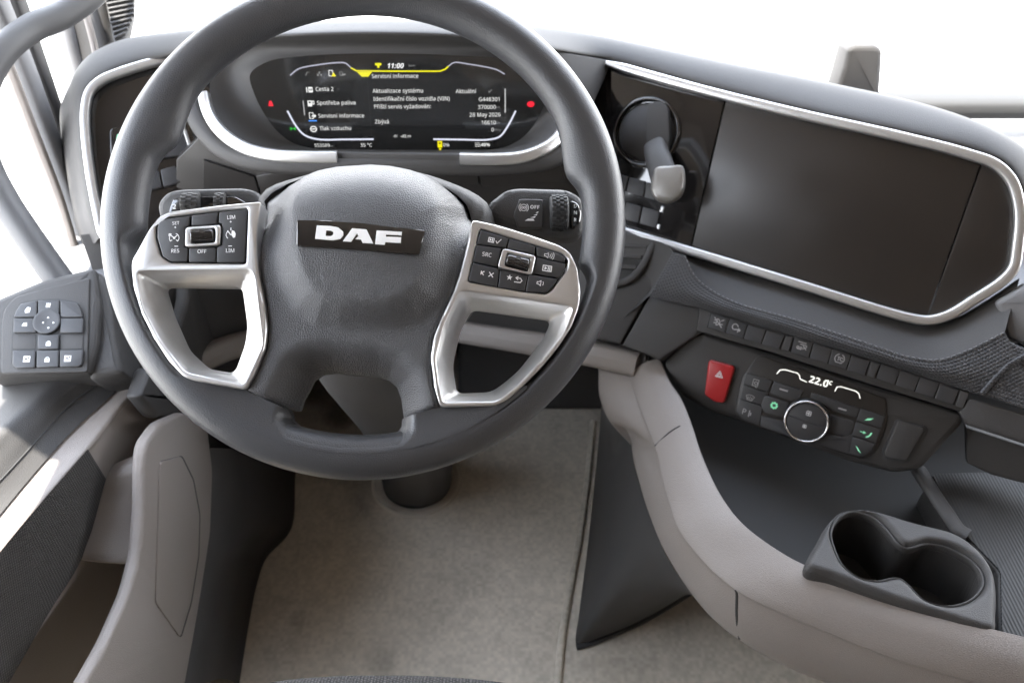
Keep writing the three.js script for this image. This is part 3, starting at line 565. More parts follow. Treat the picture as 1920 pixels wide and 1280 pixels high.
// parking brake lever
const lever = thing('parking_brake_lever', 'parking brake lever with grey paddle in a round socket', 'lever', RD.pt(1213, 300));
{
  const o = RD.pt(1213, 248, 0);
  add('socket_ring', lathe(o, RD.n, [[0.047, -0.002], [0.0475, 0.003], [0.045, 0.007], [0.0415, 0.006], [0.040, -0.004], [0.0385, -0.006]], 56), M.gloss, lever);
  add('ball_cover', lathe(o, RD.n, [[0.0402, -0.004], [0.039, 0.001], [0.034, 0.007], [0.024, 0.0125], [0.012, 0.0155], [0.0004, 0.0165]].reverse(), 48), M.dark, lever);
  add('slot', pslab(RD, [[1214, 196], [1226, 190], [1244, 192], [1253, 204], [1255, 262], [1250, 300], [1216, 300], [1212, 262]], 0.003, 0.0172, 0.0008, 0.004), M.darker, lever);
  const path = [RD.pt(1228, 270, 0.010), RD.pt(1233, 292, 0.026), RD.pt(1240, 316, 0.042), RD.pt(1247, 338, 0.052)];
  add('arm', sweep(curve(path, 20), (t) => oval(0.0155 + 0.003 * t, 0.009 + 0.003 * Math.sin(t * 5), 18, 0.75), RD.n), M.dark, lever);
  const HP = new Plane(RD.pt(1250, 342, 0.056), EYE.clone().sub(RD.pt(1250, 342, 0.056)).normalize().multiplyScalar(0.5).add(RD.n).add(V(0, 0.35, 0)), RD.x);
  const hu = smooth2(HP.px([[1229, 313], [1255, 309], [1279, 309], [1283, 322], [1283, 345], [1276, 364], [1262, 375], [1244, 378], [1229, 372], [1220, 354], [1222, 332]], 0.006), 48);
  add('paddle', slab(HP, hu, -0.012, 0.006, 0.0055, [], 5), std({ color: lin(0.20, 0.19, 0.175), roughness: 0.35, metalness: 0.3 }), lever);
}

// ================================================================ INSTRUMENT CLUSTER
const CL = Plane.at([530, 200, 1.035], [970, 200, 1.045], [750, 130, 1.02]);
const cluster = thing('instrument_cluster', 'wide digital instrument cluster lit with a service menu', 'instrument cluster', CL.pt(745, 288));
{
  const O = [[420, 84, 1.0], [397, 128, 1.02], [393, 180, 1.02], [403, 222, 1.01], [433, 256, 1.0], [476, 278, 0.998], [540, 286, 0.995], [630, 288, 0.995], [745, 289, 0.995], [865, 290, 0.995], [960, 288, 0.998], [1012, 276, 1.003], [1045, 252, 1.012], [1068, 200, 1.03], [1062, 150, 1.04], [1030, 105, 1.05], [960, 84, 1.01], [860, 71, 0.985], [690, 66, 0.972], [560, 69, 0.98]];
  const G = [[500, 116], [468, 140], [476, 176], [495, 214], [519, 246], [548, 268], [590, 279], [660, 282], [745, 283], [850, 282], [930, 280], [972, 264], [1000, 236], [1020, 195], [1016, 150], [995, 122], [940, 110], [860, 104], [690, 100], [560, 106]];
  const o3 = curve(O.map((p) => P(...p)), 160, true), gu = smooth2(CL.px(G, 0), 160, true), g3 = gu.map(([u, v]) => CL.w(u, v, -0.001));
  const n = 160, rows = [];
  const oc = new THREE.CatmullRomCurve3(O.map((p) => P(...p)), true, 'centripetal'), gc = new THREE.CatmullRomCurve3(CL.px(G, 0).map(([u, v]) => CL.w(u, v, -0.001)), true, 'centripetal');
  for (let i = 0; i <= n; i++) { const a = oc.getPoint((i % n) / n), b = gc.getPoint((i % n) / n), row = []; for (let k = 0; k <= 8; k++) { const s = k / 8; row.push(a.clone().lerp(b, s).addScaledVector(CL.n, -0.012 * Math.sin(Math.PI * s))); } rows.push(row); }
  add('bezel', grid(rows), M.dark, cluster);
  // the screen's print: menu text, drawn once on a canvas that covers the glass
  const X0 = 462, X1 = 1022, Y0 = 96, Y1 = 288, K = 3.6, cv = document.createElement('canvas'); cv.width = Math.round((X1 - X0) * K); cv.height = Math.round((Y1 - Y0) * K);
  const c = cv.getContext('2d'), sx = (x) => (x - X0) * K, sy = (y) => (y - Y0) * K;
  c.fillStyle = '#060606'; c.fillRect(0, 0, cv.width, cv.height);
  c.lineCap = 'round'; c.lineJoin = 'round';
  const line = (pts, w, col) => { c.strokeStyle = col; c.lineWidth = w * K; c.beginPath(); pts.forEach(([x, y], i) => (i ? c.lineTo(sx(x), sy(y)) : c.moveTo(sx(x), sy(y)))); c.stroke(); };
  const text = (t, x, y, px, col = '#f2f2f0', align = 'left', w = '') => { c.fillStyle = col; c.font = `${w} ${px * K}px sans-serif`; c.textAlign = align; c.textBaseline = 'middle'; c.fillText(t, sx(x), sy(y)); };
  line(smooth2([[549, 138], [565, 127], [600, 120], [640, 116], [652, 117], [662, 126]], 30, false), 2.6, '#a9a9b8');
  line([[662, 126], [671, 131], [740, 132], [825, 132.5], [835, 129], [841, 124]], 2.8, '#e6e000');
  line(smooth2([[842, 123], [852, 117], [880, 120], [930, 130], [945, 138]], 30, false), 2.4, '#a9a9b8');
  line(smooth2([[536, 205], [548, 232], [562, 250], [585, 258.5], [640, 259.5], [692, 259.5]], 40, false), 3.4, '#dfe2f2');
  line(smooth2([[809, 260.5], [860, 261.5], [915, 262], [936, 256], [952, 235], [966, 208]], 40, false), 3.4, '#dfe2f2');
  c.fillStyle = '#e6e000'; c.beginPath(); [[672, 133], [700, 133], [692, 142], [680, 142]].forEach(([x, y], i) => (i ? c.lineTo(sx(x), sy(y)) : c.moveTo(sx(x), sy(y)))); c.fill();
  c.beginPath(); [[706, 117], [718, 117], [718, 121], [714, 122], [714, 126], [710, 126], [710, 122], [706, 121]].forEach(([x, y], i) => (i ? c.lineTo(sx(x), sy(y)) : c.moveTo(sx(x), sy(y)))); c.fill();
  text('11:00', 727, 122, 12.5, '#ffffff', 'left', 'italic bold'); text('km/h', 768, 122, 5, '#a8a8a8');
  text('Servisní informace', 698, 141, 10.5); line([[690, 146], [690, 250]], 0.8, '#3b3b3b'); line([[700, 148], [940, 150]], 0.6, '#2c2a2a');
  for (const [t, y] of [['Aktualizace systému', 168], ['Identifikační číslo vozidla (VIN)', 183], ['Příští servis vyžadován:', 197.5], ['Zbývá', 226]]) text(t, 698, y, 10.5);
  text('Aktuální', 892, 169.5, 10.5, '#f2f2f0', 'right'); line([[915, 170], [917, 172], [921, 167]], 1.2, '#8a8a8a');
  for (const [t, y] of [['G448301', 185], ['370000', 199.5], ['28 May 2026', 214], ['16610', 229], ['0', 243]]) text(t, /00$|10$/.test(t) ? 929 : t === '0' ? 925 : 938, y, 10.5, '#f2f2f0', 'right');
  text('km', 930, 200, 5, '#9a9a9a'); text('km', 930, 229.5, 5, '#9a9a9a'); text('Dny', 927, 243.5, 6, '#9a9a9a');
  line([[946.5, 166], [946.5, 210]], 2.4, '#b9b9b9'); line([[946.5, 210], [946.5, 222]], 1, '#555'); line([[567, 160], [567, 243]], 0.8, '#3b3b3b'); line([[567, 186], [567, 212]], 2.2, '#a2a2a2');
  for (const [t, y] of [['Cesta 2', 164], ['Spotřeba paliva', 189.5], ['Servisní informace', 214], ['Tlak vzduchu', 238]]) text(t, 592, y, 10.5);
  const icon = (x, y, fn) => { c.save(); c.translate(sx(x), sy(y)); c.scale(K, K); c.fillStyle = c.strokeStyle = '#f2f2f0'; c.lineWidth = 1.4; fn(); c.restore(); };
  icon(581, 165, () => { c.fillRect(-6, -5, 2, 10); c.fillRect(-2, -5, 8, 10); c.fillStyle = '#111'; c.fillRect(0, -2, 1.5, 4); c.fillRect(3, -2, 1.5, 4); });
  icon(581, 190, () => { c.fillRect(-6, -5, 8, 11); c.strokeRect(3, -4, 3, 6); c.fillStyle = '#111'; c.fillRect(-4, -3, 4, 3); });
  icon(581, 214, () => { c.strokeRect(-5, -6, 7, 11); c.fillRect(-1, -1, 7, 2.6); c.beginPath(); c.moveTo(4, -4); c.lineTo(8, 0); c.lineTo(4, 4); c.fill(); c.fillStyle = '#4a9bff'; c.fillRect(-8, 8, 16, 2.4); });
  icon(581, 239, () => { c.lineWidth = 2; c.beginPath(); c.ellipse(0, 0, 5.6, 5, 0, 0, 7); c.stroke(); c.fillRect(-4, -1, 8, 2); });
  c.globalAlpha = 0.5; icon(580, 136, () => { c.beginPath(); c.moveTo(-3, 3); c.lineTo(0, -3); c.lineTo(4, -3); c.stroke(); }); icon(602, 136, () => { c.fillRect(-4, 0, 3, 4); c.fillRect(-1, -4, 3, 4); c.fillRect(2, 0, 3, 4); }); icon(645, 136, () => { c.strokeRect(-5, -3, 5, 6); c.fillRect(0, 0, 6, 3); }); c.globalAlpha = 1;
  icon(624, 135, () => { c.strokeRect(-4, -5, 7, 10); c.fillStyle = '#f2e400'; c.beginPath(); c.moveTo(0, 6); c.lineTo(4.5, -2); c.lineTo(9, 6); c.fill(); });
  text('-0/', 731, 254, 7); text('-48.m', 744, 254, 8, '#f2f2f0', 'left', 'italic');
  text('553589', 579, 271, 9); text('km', 608, 272, 5, '#9a9a9a'); text('35 °C', 667, 271, 9.5); text('0%', 826, 272, 9); text('40%', 899, 272, 9, '#f2f2f0', 'left', 'bold');
  c.fillStyle = '#f2e400'; c.fillRect(sx(815.5), sy(264), 9 * K, 13 * K); c.fillRect(sx(818), sy(278), 4 * K, 6 * K); c.fillStyle = '#060606'; c.fillRect(sx(818), sy(267), 4 * K, 3 * K);
  icon(893, 272, () => { c.lineWidth = 1; c.beginPath(); c.moveTo(-5, -3); c.lineTo(5, -3); c.moveTo(-5, 0); c.lineTo(5, 0); c.moveTo(-5, 3); c.lineTo(5, 3); c.stroke(); });
  c.fillStyle = '#ff2038'; c.beginPath(); [[504, 185], [508, 185], [511, 195], [501, 195]].forEach(([x, y], i) => (i ? c.lineTo(sx(x), sy(y)) : c.moveTo(sx(x), sy(y)))); c.fill();
  c.beginPath(); c.ellipse(sx(995), sy(194.5), 7 * K, 5.5 * K, 0, 0, 7); c.fill();
  c.fillStyle = '#20c030'; for (const dx of [-3, 3]) { c.beginPath(); c.moveTo(sx(542 + dx * 1.7), sy(234)); c.lineTo(sx(542), sy(238)); c.lineTo(sx(542 + dx * 1.7), sy(242)); c.fill(); }
  const tex = new THREE.CanvasTexture(cv); tex.colorSpace = THREE.SRGBColorSpace;
  const uA = CL.hit(X0, 193)[0], uB = CL.hit(X1, 193)[0], vA = CL.hit(742, Y1)[1], vB = CL.hit(742, Y0)[1];
  const g = new THREE.ShapeGeometry(shapeOf(gu)), pos = g.attributes.position, uv = g.attributes.uv;
  for (let i = 0; i < pos.count; i++) uv.setXY(i, (pos.getX(i) - uA) / (uB - uA), (pos.getY(i) - vA) / (vB - vA));
  add('display_screen', g.applyMatrix4(pl0(CL, -0.001)), new THREE.MeshPhysicalMaterial({ color: lin(0.012), roughness: 0.12, emissive: lin(0.12), emissiveMap: tex, clearcoat: 0.6, clearcoatRoughness: 0.06 }), cluster);
  const U = (pts, w) => sweep(curve(pts.map((p) => P(...p)), 50), () => oval(w, 0.006, 16, 0.65), CL.n);
  add('silver_trim', U([[381, 176, 1.012], [388, 205, 1.008], [404, 235, 1.0], [432, 262, 0.992], [468, 281, 0.988], [512, 291, 0.986], [570, 294, 0.985], [632, 294, 0.985]], 0.0072), M.silver, cluster);
  add('silver_trim', U([[862, 297, 0.985], [930, 298, 0.985], [978, 294, 0.988], [1020, 279, 0.993], [1045, 260, 1.0], [1062, 232, 1.01]], 0.0072), M.silver, cluster);
  add('lower_lip', sweep(curve([[355, 172, 1.03], [372, 225, 1.02], [405, 268, 1.012], [450, 294, 1.006], [520, 306, 1.0], [745, 308, 1.0], [960, 308, 1.004], [1030, 298, 1.01], [1075, 264, 1.02]].map((p) => P(...p)), 60), () => oval(0.012, 0.014, 14, 0.8), CL.n), M.dark, cluster);
  add('lower_bar', sweep(curve([[628, 293, 0.99], [745, 295, 0.99], [868, 297, 0.99]].map((p) => P(...p)), 12), () => oval(0.0062, 0.004, 12, 0.6), CL.n), M.dark, cluster);
}
function pl0(pl, h) { return pl.m.clone().multiply(new THREE.Matrix4().makeTranslation(0, 0, h)); }

// ================================================================ LOWER DASHBOARD: pads, switch strip, climate controls
const RP = Plane.yaw(P(1330, 600, 1.06), 30, 40), CP = Plane.yaw(P(1348, 715, 1.074), 30, 32);
{
  const top = [[1262, 470], [1300, 482], [1400, 512], [1550, 556], [1700, 603], [1745, 611], [1790, 600], [1850, 566], [1912, 524]].map(([x, y]) => RD.pt(x, y, -0.004));
  const crease = [[1284, 478], [1306, 520], [1366, 561], [1498, 601], [1640, 648], [1702, 668], [1759, 674], [1815, 657], [1885, 622]];
  const dC = (x, y) => { const a = RD.pt(x, y, 0).sub(EYE).dot(FWD), b = RP.pt(x, y, 0).sub(EYE).dot(FWD); return P(x, y, Math.min(a, b) * 0.5 + 0.5 * b - 0.006); };
  const cr = crease.map(([x, y]) => dC(x, y));
  add('lower_pad', loftBy([top.map((p) => p.clone().addScaledVector(RD.n, -0.02)), top, top.map((p, i) => p.clone().lerp(cr[i], 0.5).addScaledVector(RD.n, -0.002)), cr], 70, 5), M.dark, dash);
  const low = [[1216, 556], [1262, 566], [1325, 581], [1470, 624], [1640, 676], [1702, 696], [1780, 722], [1850, 744], [1960, 780]].map(([x, y]) => RP.pt(x, y, 0.002));
  const hexTop = [cr[0], ...cr.slice(1)];
  add('textured_band', loftBy([hexTop, hexTop.map((p, i) => p.clone().lerp(low[i], 0.5).addScaledVector(RP.n, 0.004)), low], 70, 6), M.hex, dash);
  const corner = [[1262, 472], [1240, 512], [1216, 556]].map(([x, y]) => RP.pt(x, y, 0.002)), corner2 = [cr[0], cr[0].clone().lerp(low[1], 0.5), low[1]];
  add('textured_band', loftBy([corner, corner2], 12, 6), M.hex, dash);
  const st = cr.map((p) => p.clone().addScaledVector(EYE.clone().sub(p).normalize(), 0.0008));
  const sc = new THREE.CatmullRomCurve3(st, false, 'centripetal'), L = sc.getLength(), k = Math.floor(L / 0.006), bits = [];
  for (let i = 0; i < k; i++) bits.push(sweep([sc.getPointAt((i + 0.15) / k), sc.getPointAt((i + 0.45) / k), sc.getPointAt((i + 0.75) / k)], () => oval(0.0007, 0.0006, 6), RP.n));
  add('stitching', mergeGeometries(bits), M.grey, dash);
  // the panel left of the controls
  add('side_cheek', loftBy([[[1170, 436], [1262, 470], [1216, 556]].map(([x, y]) => RP.pt(x, y, -0.004)).reverse(), [[1165, 520], [1185, 600], [1120, 640]].map(([x, y]) => RP.pt(x, y, -0.02)).reverse()].slice(0, 2), 12, 4), M.darker, dash);
  add('side_panel', pslab(RP, [[1170, 430], [1262, 470], [1216, 552], [1163, 645], [1080, 628], [1085, 500]], -0.04, -0.012, 0.003), M.darker, dash);
  add('side_panel', pslab(RP, [[1219, 554], [1330, 580], [1318, 620], [1290, 640], [1236, 676], [1222, 668], [1166, 648]], -0.04, -0.008, 0.003), M.darker, dash);
  const vent = add('air_vent', pslab(RP, [[1120, 440], [1222, 458], [1204, 498], [1178, 524], [1120, 532]], -0.014, -0.0105, 0.0005, 0.002), M.rubber, dash);
  add('vent_frame', sweep(curve([[1226, 456], [1207, 497], [1180, 525], [1150, 533], [1100, 534]].map(([x, y]) => RP.pt(x, y, -0.010)), 20), () => oval(0.0055, 0.006, 12, 0.7), RP.n), M.dark, vent);
  for (const y of [456, 476, 496]) add('vent_slat', pslab(RP, [[1120, y - 3], [1214 - (y - 456) * 0.5, y + 2], [1212 - (y - 456) * 0.5, y + 9], [1120, y + 4]], -0.011, -0.005, 0.001), M.darker, vent);
  // passenger side pads
  add('passenger_pad', pslab(RD, [[1866, 566], [1930, 530], [2010, 560], [2010, 690], [1935, 655], [1892, 634]], -0.03, 0.012, 0.006, 0.004), M.grey, dash);
  add('textured_band', pslab(RP, [[1808, 690], [1890, 638], [2010, 690], [2010, 800], [1850, 742]], -0.02, 0.006, 0.003, 0.004), M.hex, dash);
  add('stitched_edge', sweep([[1842, 738], [1868, 708], [1892, 684], [1930, 662], [1990, 650]].map(([x, y]) => RP.pt(x, y, 0.008)), () => oval(0.003, 0.003, 10), RP.n), M.hex, dash);
  add('shelf_front', pslab(RP, [[1800, 772], [1818, 746], [2010, 800], [2010, 850], [1930, 835], [1812, 796]], -0.03, 0.002, 0.003, 0.003), M.dark, dash);
  add('shelf_recess', pslab(CP, [[1812, 800], [1990, 858], [1990, 925], [1860, 890], [1814, 868]], -0.06, -0.028, 0.002), M.dark, dash);
  add('strip_bed', pslab(RP, [[1312, 576], [1470, 620], [1640, 672], [1820, 733], [1802, 772], [1640, 722], [1460, 664], [1306, 620]], -0.03, -0.003, 0.002), M.dark, dash);
}
const strip = thing('switch_strip', 'row of small black rocker switches above the climate controls', 'switches', RP.pt(1560, 690));
{
  const sym = {
    '0,0': strokes([arc(-3, 0, 6, -80, 80, 8), [[-3, 6], [-3, -6]], [[-9, 7], [9, -8]], [[-8, 2], [-4, 3]], [[-8, -3], [-4, -2]], [[5, 4], [9, 7]], [[4, -3], [9, -2]]], 1.6),
    '0,1': strokes([arc(-3, 1, 5.5, 20, 320, 12), [[-1, -3], [8, -3]], [[4, 0], [4, -7]], [[8, -3], [6, -1]], [[8, -3], [6, -5]]], 1.6),
    '1,0': strokes([[[-9, 8], [6, 8]], [[-4, 4], [8, 4]], [[-8, -6], [0, -6]], [[2, 2], [9, -4]], [[3, -4], [9, 2]], arc(-7, -3, 2, 0, 360, 8), arc(-1, -3, 2, 0, 360, 8)], 1.6),
    '1,2': strokes([arc(0, 0, 9, 110, 250, 10), arc(0, 0, 9, -70, 70, 10), [[-6, -8], [6, -8]], [[-4, 3], [0, 3]], [[-2, 3], [-2, -4]], arc(4, -0.5, 3, 50, 310, 8)], 1.8),
  };
  const groups = [[[1333, 587], [1472, 629], [1462, 655], [1326, 613]], [[1490, 631], [1632, 677], [1623, 704], [1482, 660]], [[1652, 682], [1800, 731], [1789, 759], [1642, 709]]];
  groups.forEach(([a, b, c, d], gi) => {
    const mix = (p, q, t) => [p[0] + (q[0] - p[0]) * t, p[1] + (q[1] - p[1]) * t];
    add('strip_base', pslab(RP, [a, b, c, d], -0.008, -0.001, 0.0005), M.gloss, strip);
    for (let k = 0; k < 4; k++) {
      const t0 = k / 4 + 0.006, t1 = (k + 1) / 4 - 0.006, r = add('rocker', pslab(RP, [mix(a, b, t0), mix(a, b, t1), mix(d, c, t1), mix(d, c, t0)], -0.006, 0.0015, 0.0008, 0.001), M.button, strip);
      if (sym[`${gi},${k}`]) { const m = mix(mix(a, b, (t0 + t1) / 2), mix(d, c, (t0 + t1) / 2), 0.45); print(r, sym[`${gi},${k}`], RP, m[0], m[1], 17, 0.0018, M.dim); }
    }
  });
  for (const q of [[[1474, 630], [1488, 632], [1480, 659], [1465, 655]], [[1634, 678], [1650, 682], [1640, 709], [1626, 704]], [[1802, 732], [1818, 737], [1806, 766], [1792, 760]]]) add('divider', pslab(RP, q, -0.006, 0.003, 0.001, 0.001), M.dark, strip);
}
const climate = thing('climate_panel', 'climate control panel with chrome ringed knob and temperature readout', 'control panel', CP.pt(1520, 860));
{
  add('housing', pslab(CP, [[1290, 630], [1320, 624], [1460, 668], [1640, 726], [1806, 776], [1806, 794], [1726, 881], [1676, 888], [1585, 864], [1475, 823], [1377, 787], [1329, 772], [1277, 741], [1243, 682]], -0.045, -0.001, 0.007, 0.008), M.darker, climate);
  const bed = add('control_bed', pslab(CP, [[1422, 664], [1662, 746], [1664, 792], [1642, 848], [1616, 862], [1388, 790], [1378, 772], [1392, 708]], -0.006, 0.001, 0.0008, 0.006), M.satin, climate);
  const H = 0.0035, A = 16.5;
  const key = (pts, r = 0.0015, h = H) => add('button', pslab(CP, pts, -0.002, h, 0.001, r), M.button, climate);
  const pr = (b, g, x, y, mat = M.dim, h = H, n = 'symbol') => print(b, g, CP, x, y, A, h + 0.0003, mat, n);
  let b = key([[1400, 699], [1450, 714], [1441, 735], [1394, 720]]); pr(b, strokes([closedLine(rect(-5, -6, 5, 7)), arc(1, 0, 3, 0, 360, 10), [[1, -6], [4, -9]]], 1.1), 1417, 718);
  b = key([[1393.5, 722], [1440, 737], [1432, 760], [1388, 746]]); pr(b, strokes([arc(0, -9, 13, 50, 130, 8), [[-8, 1], [-4, -7]], [[8, 1], [4, -7]], [[-4, -7], [4, -7]], [[-4, 0], [-3, -5]], [[0, 1], [0, -5]], [[4, 0], [3, -5]]], 1.1), 1407, 744);
  b = key([[1387.5, 748], [1431, 762], [1424, 798], [1392, 788], [1381, 770]]); pr(b, words('P', 11), 1396, 771, M.dim, H, 'lettering'); pr(b, strokes([[[0, 6], [0, -6]], [[3, 2], [3, -3]]], 2), 1405, 775);
  b = key([[1452, 715], [1507, 732], [1500, 746], [1484, 752], [1444, 737]]); pr(b, strokes([], 1, [rect(-8, -1.5, 8, 1.5)]), 1470, 731);
  b = key([[1522, 736], [1612, 765], [1607, 783], [1562, 770], [1545, 758], [1520, 746]]); pr(b, strokes([], 1, [rect(-8, -1.5, 8, 1.5)]), 1580, 767);
  b = key([[1434, 741], [1480, 755], [1473, 783], [1432, 774], [1427, 760]], 0.004, 0.0045); pr(b, strokes(Array.from({ length: 8 }, (_, k) => arc(Math.cos(k * Math.PI / 4) * 5.2, Math.sin(k * Math.PI / 4) * 5.2, 1.1, 0, 360, 6)), 1.8), 1452, 760, M.green, 0.0045);
  b = key([[1556, 776], [1604, 788], [1601, 808], [1590, 819], [1550, 808]], 0.004, 0.002);
  b = key([[1427, 780], [1470, 789], [1482, 808], [1494, 822], [1426, 800]], 0.0015);
  b = key([[1545, 812], [1594, 824], [1602, 812], [1594, 852], [1528, 832]], 0.0015);
  b = key([[1614, 766], [1661, 780], [1654, 803], [1606, 789]]); pr(b, strokes([], 1, [[[-8, -5], [-3, 1], [8, 5], [3, -1]]]), 1630, 786, M.green);
  b = key([[1605.5, 791], [1653, 805], [1644, 830], [1598, 816]]); pr(b, strokes([[[-14, 3], [-6, 3]]], 1.5, [[[-8, 0], [-8, 6], [-2, 3]], [[-2, -6], [3, -5], [7, 0], [9, 7], [6, 7], [4, 0], [0, -3]]]), 1626, 815, M.green);
  b = key([[1597.5, 818], [1643, 832], [1636, 846], [1616, 857], [1588, 850]]); pr(b, strokes([], 1, [[[-7, 6], [-2, 3], [7, -7], [0, -3]]]), 1610, 842, M.green);
  // rotary knob
  const o = CP.pt(1514, 787, 0.0), kr = 0.0252;
  const knob = add('knob', lathe(o, CP.n, [[kr * 1.10, 0.000], [kr * 1.08, 0.009], [kr * 1.02, 0.012], [kr * 0.9, 0.0115], [0.0004, 0.0115]], 56), M.button, climate);
  const ring = new THREE.TorusGeometry(kr, 0.0013, 12, 72); ring.applyMatrix4(CP.m.clone().setPosition(o.clone().addScaledVector(CP.n, 0.0125))); add('chrome_ring', ring, M.chrome, knob);
  const kp = new Plane(o.clone().addScaledVector(CP.n, 0.0115), CP.n, CP.x);
  for (const s of [1, -1]) { const pts = []; for (let k = 0; k <= 20; k++) { const t = (s > 0 ? 0 : Math.PI) + Math.PI * k / 20; pts.push([Math.cos(t) * kr * 0.88, Math.sin(t) * kr * 0.88 + s * 0.0005]); } add('knob_key', slab(kp, pts, -0.001, 0.0008, 0.0004), M.button, knob); }
  for (const [x, y, r] of [[1517, 775, 4.4], [1509, 799, 3]]) print(knob, strokes([0, 1, 2, 3].map((k) => arc(Math.cos(k * Math.PI / 2 + 0.78) * r * 0.7, Math.sin(k * Math.PI / 2 + 0.78) * r * 0.7, r * 0.55, 0, 360, 8)), 1), CP, x, y, A, 0.0126);
  // readout
  print(bed, words('22.0', 14, bold), CP, 1536, 715, A, 0.0013, M.lit, 'lettering'); print(bed, words('°C', 8, bold), CP, 1556, 717, A, 0.0013, M.lit, 'lettering');
  const wline = (pts) => add('readout_line', onPlane(strokes([pts.map(([x, y]) => [x - 1514, -(y - 716)])], 1.8), CP, 1514, 716, 0, 0.0013), M.lit, bed);
  wline([[1457, 699], [1463, 692], [1472, 691], [1496, 698], [1500, 703], [1501, 710], [1513, 716]]); wline([[1565, 734], [1569, 726], [1576, 725], [1603, 734], [1608, 739], [1610, 748]]);
  const bc = add('blank_cover', pslab(CP, [[1684, 789], [1733, 801], [1734, 809], [1703, 862], [1697, 865], [1660, 858], [1659, 848]], -0.002, 0.003, 0.0015, 0.004), M.darker, climate);
  add('cover_gap', pslab(CP, [[1681, 785], [1738, 799], [1739, 811], [1706, 866], [1697, 869], [1655, 861], [1654, 846]], -0.006, 0.0004, 0.0002, 0.005), M.rubber, climate);
}
const hazard = thing('hazard_switch', 'red hazard warning switch with white triangle', 'switch', CP.pt(1345, 750));
{
  const b = add('button', pslab(CP, [[1331, 675], [1374, 686], [1377, 692], [1358, 755], [1341, 754], [1321, 740], [1328, 680]], -0.006, 0.006, 0.0022, 0.003), M.red, hazard);
  const tri = (r) => closedLine([90, 210, 330].map((d) => [Math.cos(d * Math.PI / 180) * r, Math.sin(d * Math.PI / 180) * r]));
  print(b, strokes([tri(8), tri(4)], 1.2), CP, 1349, 703, 12, 0.0063);
}

